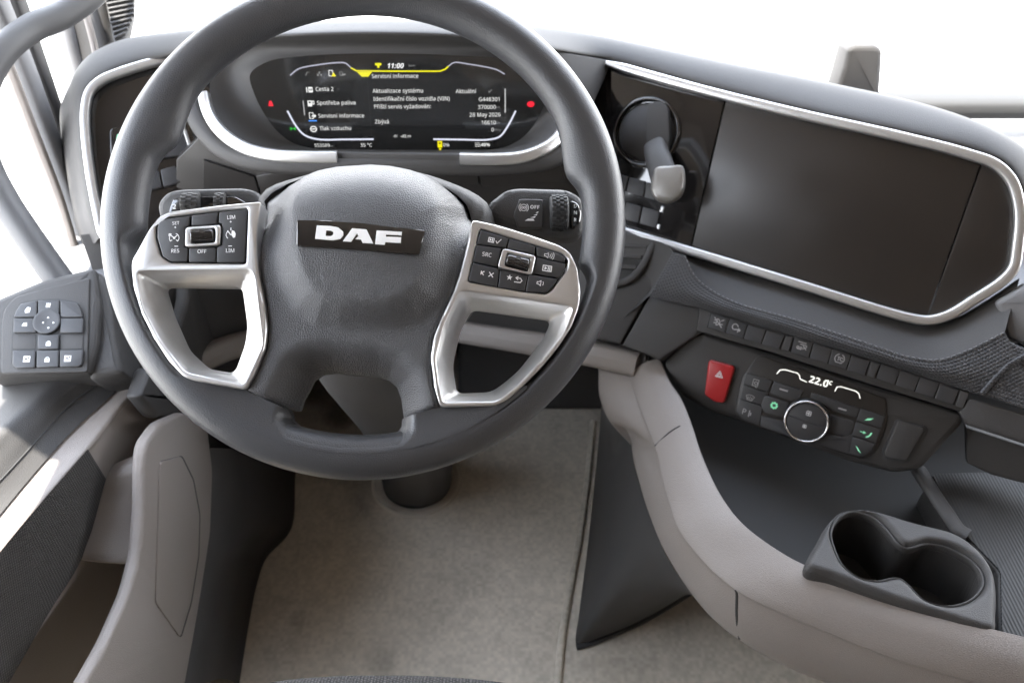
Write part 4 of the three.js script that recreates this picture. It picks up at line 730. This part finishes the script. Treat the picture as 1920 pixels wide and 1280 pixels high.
// ================================================================ CENTRE CONSOLE: beige rim, tray, dark side
const consoleThing = thing('centre_console', 'beige curved console rim round a dark open storage tray', 'console', V(0.45, 0.0, 0.0));
{
  const oy = [0.375, 0.36, 0.345, 0.335, 0.33, 0.33, 0.33, 0.333, 0.338, 0.343, 0.348, 0.352, 0.36, 0.37, 0.375];
  const outer = [[1122, 692], [1125, 745], [1146, 792], [1176, 806], [1189, 866], [1211, 944], [1246, 1032], [1299, 1115], [1342, 1163], [1404, 1209], [1474, 1246], [1561, 1280], [1700, 1330], [1850, 1378], [2060, 1440]].map(([x, y], i) => PY(x, y, oy[i]));
  const cy = [0.405, 0.402, 0.40, 0.398, 0.398, 0.398, 0.40, 0.402, 0.405, 0.408, 0.412, 0.416, 0.42, 0.425, 0.43];
  const crease = [[1182, 700], [1196, 750], [1214, 800], [1231, 845], [1243, 900], [1256, 946], [1274, 994], [1322, 1055], [1352, 1084], [1390, 1112], [1440, 1137], [1561, 1189], [1680, 1235], [1824, 1277], [2050, 1340]].map(([x, y], i) => PY(x, y, cy[i]));
  const iy = [0.43, 0.43, 0.43, 0.43, 0.432, 0.434, 0.438, 0.442, 0.445, 0.448, 0.452, 0.456, 0.46, 0.462, 0.464];
  const inner = [[1238, 673], [1256, 714], [1279, 750], [1299, 800], [1316, 852], [1351, 927], [1395, 984], [1474, 1041], [1518, 1063], [1561, 1080], [1671, 1124], [1780, 1159], [1920, 1194], [2010, 1216], [2150, 1250]].map(([x, y], i) => PY(x, y, iy[i]));
  const soft = crease.map((c, i) => c.clone().lerp(inner[i], 0.45).add(V(0, 0.008, 0)));
  const wall = outer.map((c, i) => c.clone().lerp(crease[i], 0.5).add(V(-0.002, 0.003, 0.002)));
  const tuck = outer.map((c, i) => c.clone().lerp(inner[i], 0.35).setY(c.y - 0.03)), drop = inner.map((c) => c.clone().add(V(0.006, -0.10, -0.003)));
  const edge = inner.map((c, i) => c.clone().lerp(crease[i], 0.05).add(V(0, 0.002, 0)));
  const under = crease.map((c, i) => c.clone().lerp(outer[i], 0.05).add(V(0.0012, -0.0005, -0.0006)));
  const rim = add('rim', loftBy([tuck, outer, wall, under, crease, soft, edge, inner, drop], 110, 5), M.beige, consoleThing);
  const across = (i0, rails, from, to) => {                            // a line lying on the rim's surface, across it
    const c = rails.map((r) => new THREE.CatmullRomCurve3(r, false, 'centripetal').getPoint(i0 / (crease.length - 1))), k = new THREE.CatmullRomCurve3(c, false, 'centripetal');
    return Array.from({ length: 15 }, (_, j) => { const p = k.getPoint(from + (to - from) * j / 14); return p.addScaledVector(EYE.clone().sub(p).normalize(), 0.0004); });
  };
  add('seam', sweep(across(8.75, [crease, under, wall, outer], 0.05, 1), () => oval(0.0017, 0.0006, 8), V(-0.3, 0.6, 0.5)), M.rubber, rim);
  add('seam', sweep(across(2.8, [crease, soft, edge], 0.0, 0.75), () => oval(0.0009, 0.0006, 8), V(-0.2, 1, 0.3)), M.rubber, rim);
  const TY = 0.335, tp = new Plane(V(0, TY, 0), V(0, 1, 0));
  const trayPts = inner.map((p) => [p.x + 0.010, -p.z + 0.004]);
  add('tray', slab(tp, [...trayPts, [1.2, 0.0], [1.2, 0.45], [trayPts[0][0], 0.45]], -0.02, 0, 0.001), M.rubber, consoleThing);
  add('tunnel_side', slab(new Plane(V(0.335, 0, 0), V(1, 0, 0), V(0, 0, -1)), rounded([[0.70, 0.002], [0.70, 0.44], [0.24, 0.44], [0.24, 0.34], [0.34, 0.30], [0.34, 0.002]], 0.02), -0.02, 0.02, 0.006), M.dark, consoleThing);
  add('tray_back', box(0.36, 1.2, 0.32, 0.60, -0.42, -0.40), M.dark, consoleThing);
  const matPl = new Plane(V(0, 0.395, 0), V(0, 1, 0)), matPts = rounded([[1745, 888], [2060, 880], [2060, 1240], [1900, 1215], [1876, 1186], [1874, 1070], [1806, 1000]].map(([x, y]) => { const p = PY(x, y, 0.395); return [p.x, -p.z]; }), 0.006);
  add('mat_base', slab(matPl, matPts, -0.06, -0.002, 0.003), M.dark, consoleThing);
  add('ribbed_mat', slab(matPl, matPts.map(([x, y]) => [x + 0.002, y]), -0.003, 0.0, 0.0004), M.rib, consoleThing);
  add('mat_edge', sweep([[1722, 880], [1760, 940], [1795, 992], [1815, 1005]].map(([x, y]) => PY(x, y, 0.398)), () => oval(0.009, 0.006, 12, 0.7), V(0, 1, 0)), M.dark, consoleThing);
  // dark side of the console down to the floor
  const bot = [[1122, 830], [1112, 930], [1100, 1040], [1086, 1150], [1081, 1208], [1092, 1209], [1150, 1188], [1220, 1155], [1294, 1110]].map(([x, y]) => PY(x, y, 0.001));
  const top = [[1128, 760], [1150, 795], [1176, 808], [1189, 868], [1211, 946], [1228, 990], [1246, 1034], [1272, 1078], [1302, 1118]].map(([x, y], i) => PY(x, y, 0.325 - 0.002 * i));
  add('side_wall', loftBy([top, top.map((p, i) => p.clone().lerp(bot[i], 0.5)), bot], 60, 6), M.dark, consoleThing);
  add('wall_foot', sweep(curve([[1081, 1212], [1096, 1209], [1150, 1189], [1220, 1156], [1298, 1109]].map(([x, y]) => PY(x, y, 0.004)), 30), () => oval(0.005, 0.005, 10), V(0, 1, 0)), M.rubber, consoleThing);
}
const cup = thing('cup_holder', 'dark grey double cup holder set into the console tray', 'cup holder', PY(1700, 1050, 0.335));
{
  const CY = new Plane(V(0, 0.462, 0), V(0, 1, 0));
  const body = smooth2(CY.px([[1514, 1060], [1533, 1014], [1556, 976], [1584, 953], [1627, 950], [1714, 974], [1797, 997], [1838, 1027], [1864, 1062], [1872, 1097], [1872, 1150], [1868, 1180], [1820, 1170], [1780, 1157], [1671, 1121], [1561, 1078]], 0), 90);
  const hole = smooth2(CY.px([[1561, 995], [1567, 1021], [1583, 1054], [1614, 1078], [1649, 1084], [1676, 1079], [1690, 1079], [1706, 1090], [1736, 1119], [1780, 1131], [1824, 1120], [1848, 1090], [1841, 1062], [1819, 1041], [1780, 1021], [1742, 1014], [1716, 1020], [1702, 1022], [1688, 1014], [1664, 985], [1640, 964], [1601, 954], [1574, 966]], 0), 120);
  const ho = sdf(hole), bo = sdf(body);
  add('body', field(CY, body, (u, v, s) => -0.007 * (1 - sat(s / 0.007)) ** 2 - 0.004 * (1 - sat(-ho(u, v) / 0.004)) ** 2, 0.002, { low: -0.125, holes: [hole] }), M.dark, cup);
  add('inner_lip', sweep([...hole, hole[0]].map(([u, v]) => CY.w(u, v, -0.010)), () => oval(0.0018, 0.006, 8), V(0, 1, 0), { caps: false }), M.dark, cup);
  add('cup_floor', slab(CY, hole, -0.088, -0.084, 0.001), M.dark, cup);
  for (const [x, y, r] of [[1632, 1012, 0.034], [1772, 1068, 0.036]]) { const p = CY.pt(x, y, -0.05); add('floor_ring', lathe(V(p.x, 0.462 - 0.083, p.z), V(0, 1, 0), [[r, 0], [r, 0.006], [r * 0.92, 0.006], [r * 0.92, 0]], 40), M.dark, cup); }
  const tab = CY.pt(1651, 1003, -0.028); add('spring_tab', new THREE.SphereGeometry(0.010, 20, 14).scale(1, 1.3, 1).translate(tab.x + 0.004, tab.y, tab.z - 0.008), M.dark, cup);
}

// ================================================================ FOOTWELL
structure('toe_board', slab(new Plane(V(0.02, 0, 0), V(1, 0, 0), V(0, 0, -1)), rounded([[0.515, 0.002], [0.60, 0.20], [0.66, 0.36], [0.69, 0.36], [0.69, 0.002]], 0.02), 0, 0.30, 0.012), M.dark);
structure('kick_panel', slab(new Plane(V(-0.325, 0, 0), V(1, 0, 0), V(0, 0, -1)), rounded([[0.70, 0.002], [0.70, 0.60], [0.34, 0.60], [0.30, 0.47], [0.15, 0.45], [0.14, 0.10], [0.24, 0.002]], 0.03), -0.02, 0, 0.006), M.dark);
structure('footwell_wall', box(-0.50, 1.2, -0.02, 0.46, -0.72, -0.69), M.dark);
{
  const mat = thing('floor_ridge', 'raised moulded edge running along the beige floor beside the console', 'floor edge', PY(1085, 1000, 0));
  add('ridge', sweep(curve([[1112, 790], [1106, 860], [1098, 930], [1088, 1000], [1072, 1090], [1056, 1180], [1045, 1290]].map(([x, y]) => PY(x, y, 0.001)), 60), () => oval(0.006, 0.006, 12), V(0, 1, 0)), M.floor, mat);
  const sill = thing('door_sill_step', 'dark ribbed sill step between the floor and the driver door', 'sill step', PY(450, 1050, 0));
  const a = [[556, 860], [553, 900], [549, 981], [537, 1006], [499, 1047], [482, 1093], [466, 1172], [447, 1290]].map(([x, y]) => PY(x, y, 0.001));
  const b = [[396, 840], [396, 900], [395, 985], [391, 1020], [384, 1060], [380, 1095], [366, 1185], [345, 1290]].map(([x, y]) => PX(x, y, -0.291));
  add('side', loftBy([b.map((p) => p.clone().add(V(-0.06, 0.01, 0))), b, b.map((p, i) => p.clone().lerp(a[i], 0.72).add(V(0, 0.028, 0))), a.map((p) => p.clone().add(V(-0.004, 0.018, 0))), a], 60, 5), M.darker, sill);
  for (let k = 0; k < 6; k++) { const t = 0.06 + k * 0.055, q = (f) => { const i = t * 7, n = Math.floor(i), l = (r) => r[n].clone().lerp(r[n + 1], i - n); return l(b).lerp(l(a), f).add(V(0.0, 0.018 + 0.02 * f, 0)); }; add('tread_rib', sweep([q(0.30), q(0.45), q(0.60)], () => oval(0.0016, 0.0014, 8), V(0, 1, 0)), M.darker, sill); }
}
// seat: only the front of its cushion shows
{
  const seat = thing('driver_seat', 'driver seat cushion in dark dotted fabric with its front edge showing', 'seat', V(0.0, 0.20, 0.40));
  const f = [[430, 1300], [520, 1277], [620, 1268], [720, 1266], [820, 1268], [940, 1279], [1040, 1302]].map(([x, y]) => PY(x, y, 0.46));
  const back = f.map((p) => V(p.x * 1.05, 0.47, 0.85)), mid = f.map((p) => p.clone().add(V(0, 0.012, 0.05))), low = f.map((p) => p.clone().add(V(0, -0.10, 0.02)));
  add('cushion', loftBy([low, f, mid, back], 30, 6), M.fabric, seat);
  add('cushion_base', box(-0.22, 0.26, 0.20, 0.34, 0.32, 0.80), M.darker, seat);
}

// ================================================================ DRIVER DOOR
const door = thing('driver_door', 'beige and black driver door with armrest, map pocket and window switches', 'door', V(-0.45, 0.0, 0.1));
{
  const X = -0.318, DX = new Plane(V(X, 0.3, 0), V(1, 0, 0), V(0, 0, -1)), WX = new Plane(V(-0.288, 0.3, 0), V(1, 0, 0), V(0, 0, -1));
  const r0 = [[172, 690], [105, 703], [50, 752], [0, 798], [-70, 862], [-220, 1000]].map(([x, y]) => PY(x, y, 0.540));
  const r1 = [[226, 690], [146, 717], [72, 782], [0, 848], [-80, 925], [-240, 1090]].map(([x, y]) => PY(x, y, 0.530));
  const r1b = [[236, 694], [151, 742], [76, 818], [0, 900], [-85, 985], [-250, 1160]].map(([x, y]) => PY(x, y, 0.516));
  const r2 = [[262, 694], [190, 757], [131, 812], [66, 884], [0, 963], [-170, 1170]].map(([x, y]) => PY(x, y, 0.503));
  const r00 = r0.map((p) => V(-0.50, 0.52, p.z));
  add('armrest', loftBy([r00, r0, r0.map((p, i) => p.clone().lerp(r1[i], 0.5).add(V(0, 0.004, 0))), r1, r1b, r2], 60, 5), M.dark, door);
  add('armrest_seam', sweep(curve(r1b.slice(0, 5).map((p) => p.clone().addScaledVector(EYE.clone().sub(p).normalize(), 0.0006)), 40), () => oval(0.0009, 0.0009, 6), V(0, 1, 0)), M.rubber, door);
  const l2 = [[280, 700], [218, 765], [161, 838], [95, 916], [0, 1030], [-150, 1230]].map(([x, y]) => PY(x, y, 0.500));
  add('ledge', loftBy([r2.map((p) => p.clone().add(V(-0.01, -0.002, 0))), r2.map((p) => p.clone().add(V(0.001, -0.003, 0))), l2, l2.map((p) => p.clone().add(V(0.002, -0.006, 0))), l2.map((p) => V(p.x - 0.003, p.y - 0.012, p.z))], 60, 4), M.beige, door);
  // the skin below the ledge follows the ledge's curve; points on it are found from the curve
  const line = [V(-0.312, 0.46, -0.165), ...l2].map((p) => V(p.x, 0.493, p.z)).sort((p, q) => p.z - q.z);
  const xAt = (z) => { let i = 0; while (i < line.length - 2 && line[i + 1].z < z) i++; const a = line[i], b = line[i + 1], t = (z - a.z) / (b.z - a.z); return a.x + (b.x - a.x) * t; };
  const on = ([x, y], off = 0) => { let X0 = -0.37, p; for (let k = 0; k < 30; k++) { p = PX(x, y, X0 + off); X0 = 0.5 * X0 + 0.5 * xAt(Math.max(-0.6, Math.min(0.6, p.z))); } return p; };
  add('skin', creased(loft([line, line.map((p) => p.clone().setY(0.372)), line.map((p) => p.clone().setY(0.368).add(V(-0.045, 0, 0))), line.map((p) => p.clone().setY(0.01).add(V(-0.035, 0, 0)))], 60, 4), 0.6), M.beige, door);
  const fabricTop = [[164, 842], [120, 892], [80, 938], [0, 1034], [-150, 1236]], fabricLow = [[198, 898], [153, 1046], [90, 1150], [12, 1286], [-110, 1480]];
  const patchFlat = (A, B, off, mat, name) => { const a1 = A.map((p) => on(p, off)), b1 = B.map((p) => on(p, off)), a0 = A.map((p) => on(p, -0.003)), b0 = B.map((p) => on(p, -0.003)); add(name, creased(loft([a0, a1, b1, b0], 30, 4), 0.6), mat, door); };
  patchFlat(fabricTop, fabricLow, 0.0025, M.fabric, 'fabric_insert');
  patchFlat([[50, 975], [30, 1000], [0, 1036], [-150, 1238]], [[82, 1158], [50, 1215], [10, 1288], [-112, 1482]], 0.0036, M.fabric, 'fabric_insert');
  {                                                                   // the end of the map pocket: a sloping face from the skin out to the pocket's front wall
    const A = [[199, 896], [190, 930], [172, 990], [153, 1049]].map((p) => on(p, 0.002)), B = [[276, 864], [280, 920], [276, 990], [266, 1056]].map(([x, y]) => WX.pt(x, y, -0.008));
    const rows = (R) => [R[0].clone().add(V(0, 0.0, -0.02)), ...R, R[3].clone().add(V(0, -0.006, -0.004)), R[3].clone().add(V(0, -0.010, -0.02))];
    add('pocket_end', creased(loftBy([rows(A), rows(A.map((p, i) => p.clone().lerp(B[i], 0.5).add(V(0.001, 0.004, 0.004)))), rows(B)], 40, 4), 0.6), M.beige, door);
  }
  const pw = WX.px([[270, 868], [274, 830], [300, 792], [345, 772], [390, 796], [400, 880], [396, 998], [382, 1089], [366, 1185], [345, 1300], [300, 1420], [60, 1420], [161, 1280], [205, 1200], [244, 1110], [262, 1040], [269, 960]], 0);
  add('pocket_wall', slab(WX, rounded(pw, 0.012), -0.016, 0.0, 0.007, [], 5), M.beige, door);
  const ip = [[300, 866], [340, 855], [362, 900], [374, 965], [372, 1040], [358, 1129], [338, 1195], [292, 1129], [296, 1000]];
  add('inset_panel', pslab(WX, ip, -0.004, 0.0018, 0.0012, 0.006), M.beige, door);
  add('inset_gap', pslab(WX, ip.map(([x, y]) => [x + (x > 335 ? 1.4 : -1.4), y + (y > 1000 ? 1.8 : -1.4)]), -0.004, 0.0004, 0.0002, 0.007), M.rubber, door);
  add('hinge_cover', pslab(DX, [[282, 690], [264, 744], [294, 782], [352, 790], [420, 760], [380, 690]], 0.0, 0.02, 0.006, 0.006), M.darker, door);
  // window sill in front of the pod
  add('window_ledge', slab(new Plane(V(0, 0.535, 0), V(0, 1, 0)), [[-160, 470], [-40, 425], [140, 437], [178, 452], [215, 540], [180, 560], [-160, 700]].map(([x, y]) => { const p = PY(x, y, 0.535); return [p.x, -p.z]; }), -0.10, 0, 0.006), M.grey, door);
}
const POD = new Plane(P(80, 620, 0.92), V(0.12, 0.86, 0.50));
const pod = thing('door_switch_pod', 'window and mirror switch pod on the driver door armrest', 'switch panel', POD.pt(85, 700, -0.05));
{
  const face = [[-40, 575], [0, 556], [75, 525], [122, 513], [168, 502], [176, 503], [186, 560], [181, 640], [166, 699], [60, 701], [-40, 703]];
  add('body', pslab(POD, face, -0.07, 0.004, 0.006, 0.006), M.dark, pod);
  add('pod_cheek', pslab(POD, [[160, 505], [178, 503], [203, 525], [218, 640], [232, 700], [160, 712]], -0.10, -0.006, 0.012, 0.01), M.dark, pod);
  const fp = pslab(POD, [[28, 556], [75, 543], [167, 520], [163, 697], [1, 700], [2, 603], [8, 578]], -0.002, 0.0062, 0.0012, 0.004);
  const plate = add('face_plate', fp, M.dark, pod);
  add('button_bed', pslab(POD, [[110, 560], [69, 561], [37, 567], [28, 581], [22, 601], [19, 682], [26, 690], [149, 688], [155, 681], [156, 596], [150, 577], [143, 566]], 0.002, 0.0068, 0.0003, 0.002), M.rubber, pod);
  const H = 0.0098, key = (pts, r = 0.0012, h = H) => add('button', pslab(POD, pts, 0.003, h, 0.0012, r), M.button, pod);
  const pr = (b, g, x, y, h = H) => print(b, g, POD, x, y, 0, h + 0.0003);
  const door1 = strokes([], 1, [[[-4, -6], [4, -5], [5, 5], [-1, 6], [-5, 0]]]), wedge = strokes([], 1, [[[-5, -3], [5, -4], [4, 4], [-2, 3]]]), win = () => strokes([closedLine(rect(-5.5, -5.5, 5.5, 5.5)), [[-5, 1], [0, 5]], [[0, 3], [3, 0]]], 1.4, [rect(-5, -5, 5, -1.5)]);
  let b = key([[37, 569], [68, 563], [68, 594], [24.5, 594], [28, 583]]); pr(b, door1, 51, 581);
  b = key([[70, 562.5], [110, 562], [110, 590], [70, 590]]); pr(b, strokes([-3, 0, 3].map((x) => [[x, 4], [x + 0.8, 1.5], [x - 0.5, -1.5], [x, -4]]), 1.5), 89.5, 572);
  b = key([[112, 562], [142, 567], [149, 577], [154, 594], [112, 594]]); pr(b, door1.clone().scale(-1, 1, 1), 128, 581);
  b = key([[24, 596], [67, 596], [67, 623], [23.5, 623]]); pr(b, wedge, 45, 608);
  b = key([[112, 596], [154.5, 596], [154.5, 623.5], [112, 623.5]]); pr(b, wedge.clone().scale(-1, 1, 1), 133, 607);
  b = key([[69.5, 627], [109, 627], [108.5, 654], [69.5, 654]]); pr(b, strokes([arc(0, 1, 3, 20, 180, 8)], 1.3, [rect(-4.5, -5.5, 4.5, 1)]), 90, 643);
  b = key([[22.5, 657], [65, 656.5], [64.5, 688.5], [28, 689.5], [21.5, 683]]); pr(b, win(), 49, 673);
  b = key([[67.5, 656.5], [109, 656], [108.5, 687.5], [67, 688.5]]); pr(b, strokes([arc(0, 1, 3, 0, 180, 8), [[3, 1], [3, -1]], [[-3, 1], [-3, -1]]], 1.3, [rect(-4.5, -6, 4.5, 1)]), 87.5, 673);
  b = key([[111, 656], [154, 655.5], [153.5, 681], [148, 686.5], [111, 687.5]]); pr(b, win(), 126, 672);
  const o = POD.pt(89.6, 604.7, 0.006), pad = add('direction_pad', lathe(o, POD.n, [[0.0148, -0.003], [0.0146, 0.0040], [0.0138, 0.0050], [0.0118, 0.0046], [0.0004, 0.0040]], 40), M.button, pod);
  const four = [[0, 10], [10, 0], [0, -10], [-10, 0]];
  for (const [x, y] of four) { const l = Math.hypot(x, y), tx = x / l, ty = y / l; print(pad, strokes([], 1, [[[tx * 2, ty * 2], [-ty * 2.2 - tx * 1.6, tx * 2.2 - ty * 1.6], [ty * 2.2 - tx * 1.6, -tx * 2.2 - ty * 1.6]]]), POD, 89.6 + x, 604.7 - y, 0, 0.0112); }
  for (const q of [[[24, 627], [66, 627], [66, 654], [22.5, 654]], [[112, 627], [154, 627], [154, 654], [111, 654]]]) add('finger_well', pslab(POD, q, 0.001, 0.0071, 0.0001, 0.003), M.dark, pod);
}

// ================================================================ LEFT WINDOW, PILLARS, GRAB HANDLE, THINGS AT THE WINDSCREEN
{
  const win = thing('door_window', 'clear driver door window pane beside the grab handle', 'window', V(-0.515, 0.52, 0.1));
  add('pane', grid([[V(-0.515, 0.40, -0.80), V(-0.515, 1.50, -0.80)], [V(-0.515, 0.40, 0.44), V(-0.515, 1.50, 0.44)]]), M.glass, win);
  const wf = thing('window_frame', 'grey door window frame post with pale rubber seal', 'window frame', PX(145, 460, -0.49));
  const tube = (px, x, w, h) => sweep(curve(px.map(([a, b]) => PX(a, b, x)), 24), () => oval(w, h, 12, 0.65), V(1, 0, 0));
  add('post', tube([[-60, -140], [-20, -20], [36, 118], [84, 250], [128, 370], [154, 462]], -0.490, 0.016, 0.014), M.grey, wf);
  add('inner_post', tube([[-30, -140], [18, -20], [66, 118], [108, 240], [146, 350], [166, 452]], -0.498, 0.014, 0.012), M.dark, wf);
  add('seal', tube([[-84, -140], [-42, -20], [12, 118], [62, 250], [108, 370], [136, 462]], -0.482, 0.005, 0.007), M.beige, wf);
  const ap = thing('windscreen_pillar', 'grey front windscreen pillar rising behind the dashboard corner', 'pillar', P(180, 120, 1.20));
  const slantedBar = (px, d, w, h) => sweep(curve(px.map(([a, b], i) => P(a, b, d - 0.02 * i)), 16), () => oval(w, h, 14, 0.6), FWD.clone().negate());
  add('cover', slantedBar([[205, 260], [184, 120], [160, 20], [110, -160]].map(([x, y]) => [x + 6, y]), 1.24, 0.036, 0.03), M.dark, ap);
  add('inner_cover', slantedBar([[165, 250], [140, 120], [118, 30], [66, -160]], 1.225, 0.018, 0.03), M.grey, ap);
  add('pale_strip', slantedBar([[196, 220], [177, 90], [155, 8], [112, -160]], 1.19, 0.004, 0.006), M.beige, ap);
  const vg = thing('demister_vent', 'small ribbed demister vent beside the windscreen pillar', 'air vent', P(225, 72, 1.17));
  const VP = Plane.at([200, 20, 1.17], [245, 20, 1.18], [225, 70, 1.16]);
  add('housing', pslab(VP, [[188, -40], [252, -60], [250, 20], [243, 52], [232, 74], [215, 90]], -0.02, -0.002, 0.003, 0.004), M.dark, vg);
  for (let k = 0; k < 12; k++) { const y = -34 + k * 9, x0 = 192 + k * 2.0, x1 = 250 - Math.max(0, k - 7) * 4; if (x1 - x0 > 8) add('slat', pslab(VP, [[x0, y + 2], [x1, y - 7], [x1, y - 4], [x0, y + 5.5]], -0.004, 0.003, 0.0008), M.dark, vg); }
  const gh = [[250, -110, 1.02], [180, -20, 0.99], [120, 25, 0.97], [60, 52, 0.95], [8, 92, 0.93], [-28, 150, 0.92], [-42, 220, 0.92], [-30, 300, 0.93], [5, 372, 0.94], [50, 440, 0.95], [92, 500, 0.96], [118, 535, 0.965]].map((p) => P(...p));
  solo('grab_handle', sweep(curve(gh, 80), () => oval(0.0155, 0.0155, 18, 0.9), V(0, 0, 1)), M.handle, { label: 'curved grey grab handle looping past the door window', category: 'grab handle' });
  const hb = thing('windscreen_housing', 'small dark box shaped housing standing at the windscreen base', 'housing', P(1612, 170, 1.36));
  const HB = Plane.at([1590, 120, 1.36], [1650, 122, 1.36], [1612, 165, 1.38]);
  add('body', pslab(HB, [[1566, 185], [1582, 130], [1592, 92], [1602, 85], [1648, 86], [1657, 96], [1655, 130], [1650, 190]], -0.06, 0.0, 0.008, 0.006), M.dark, hb);
}
renderer.render(scene, camera);
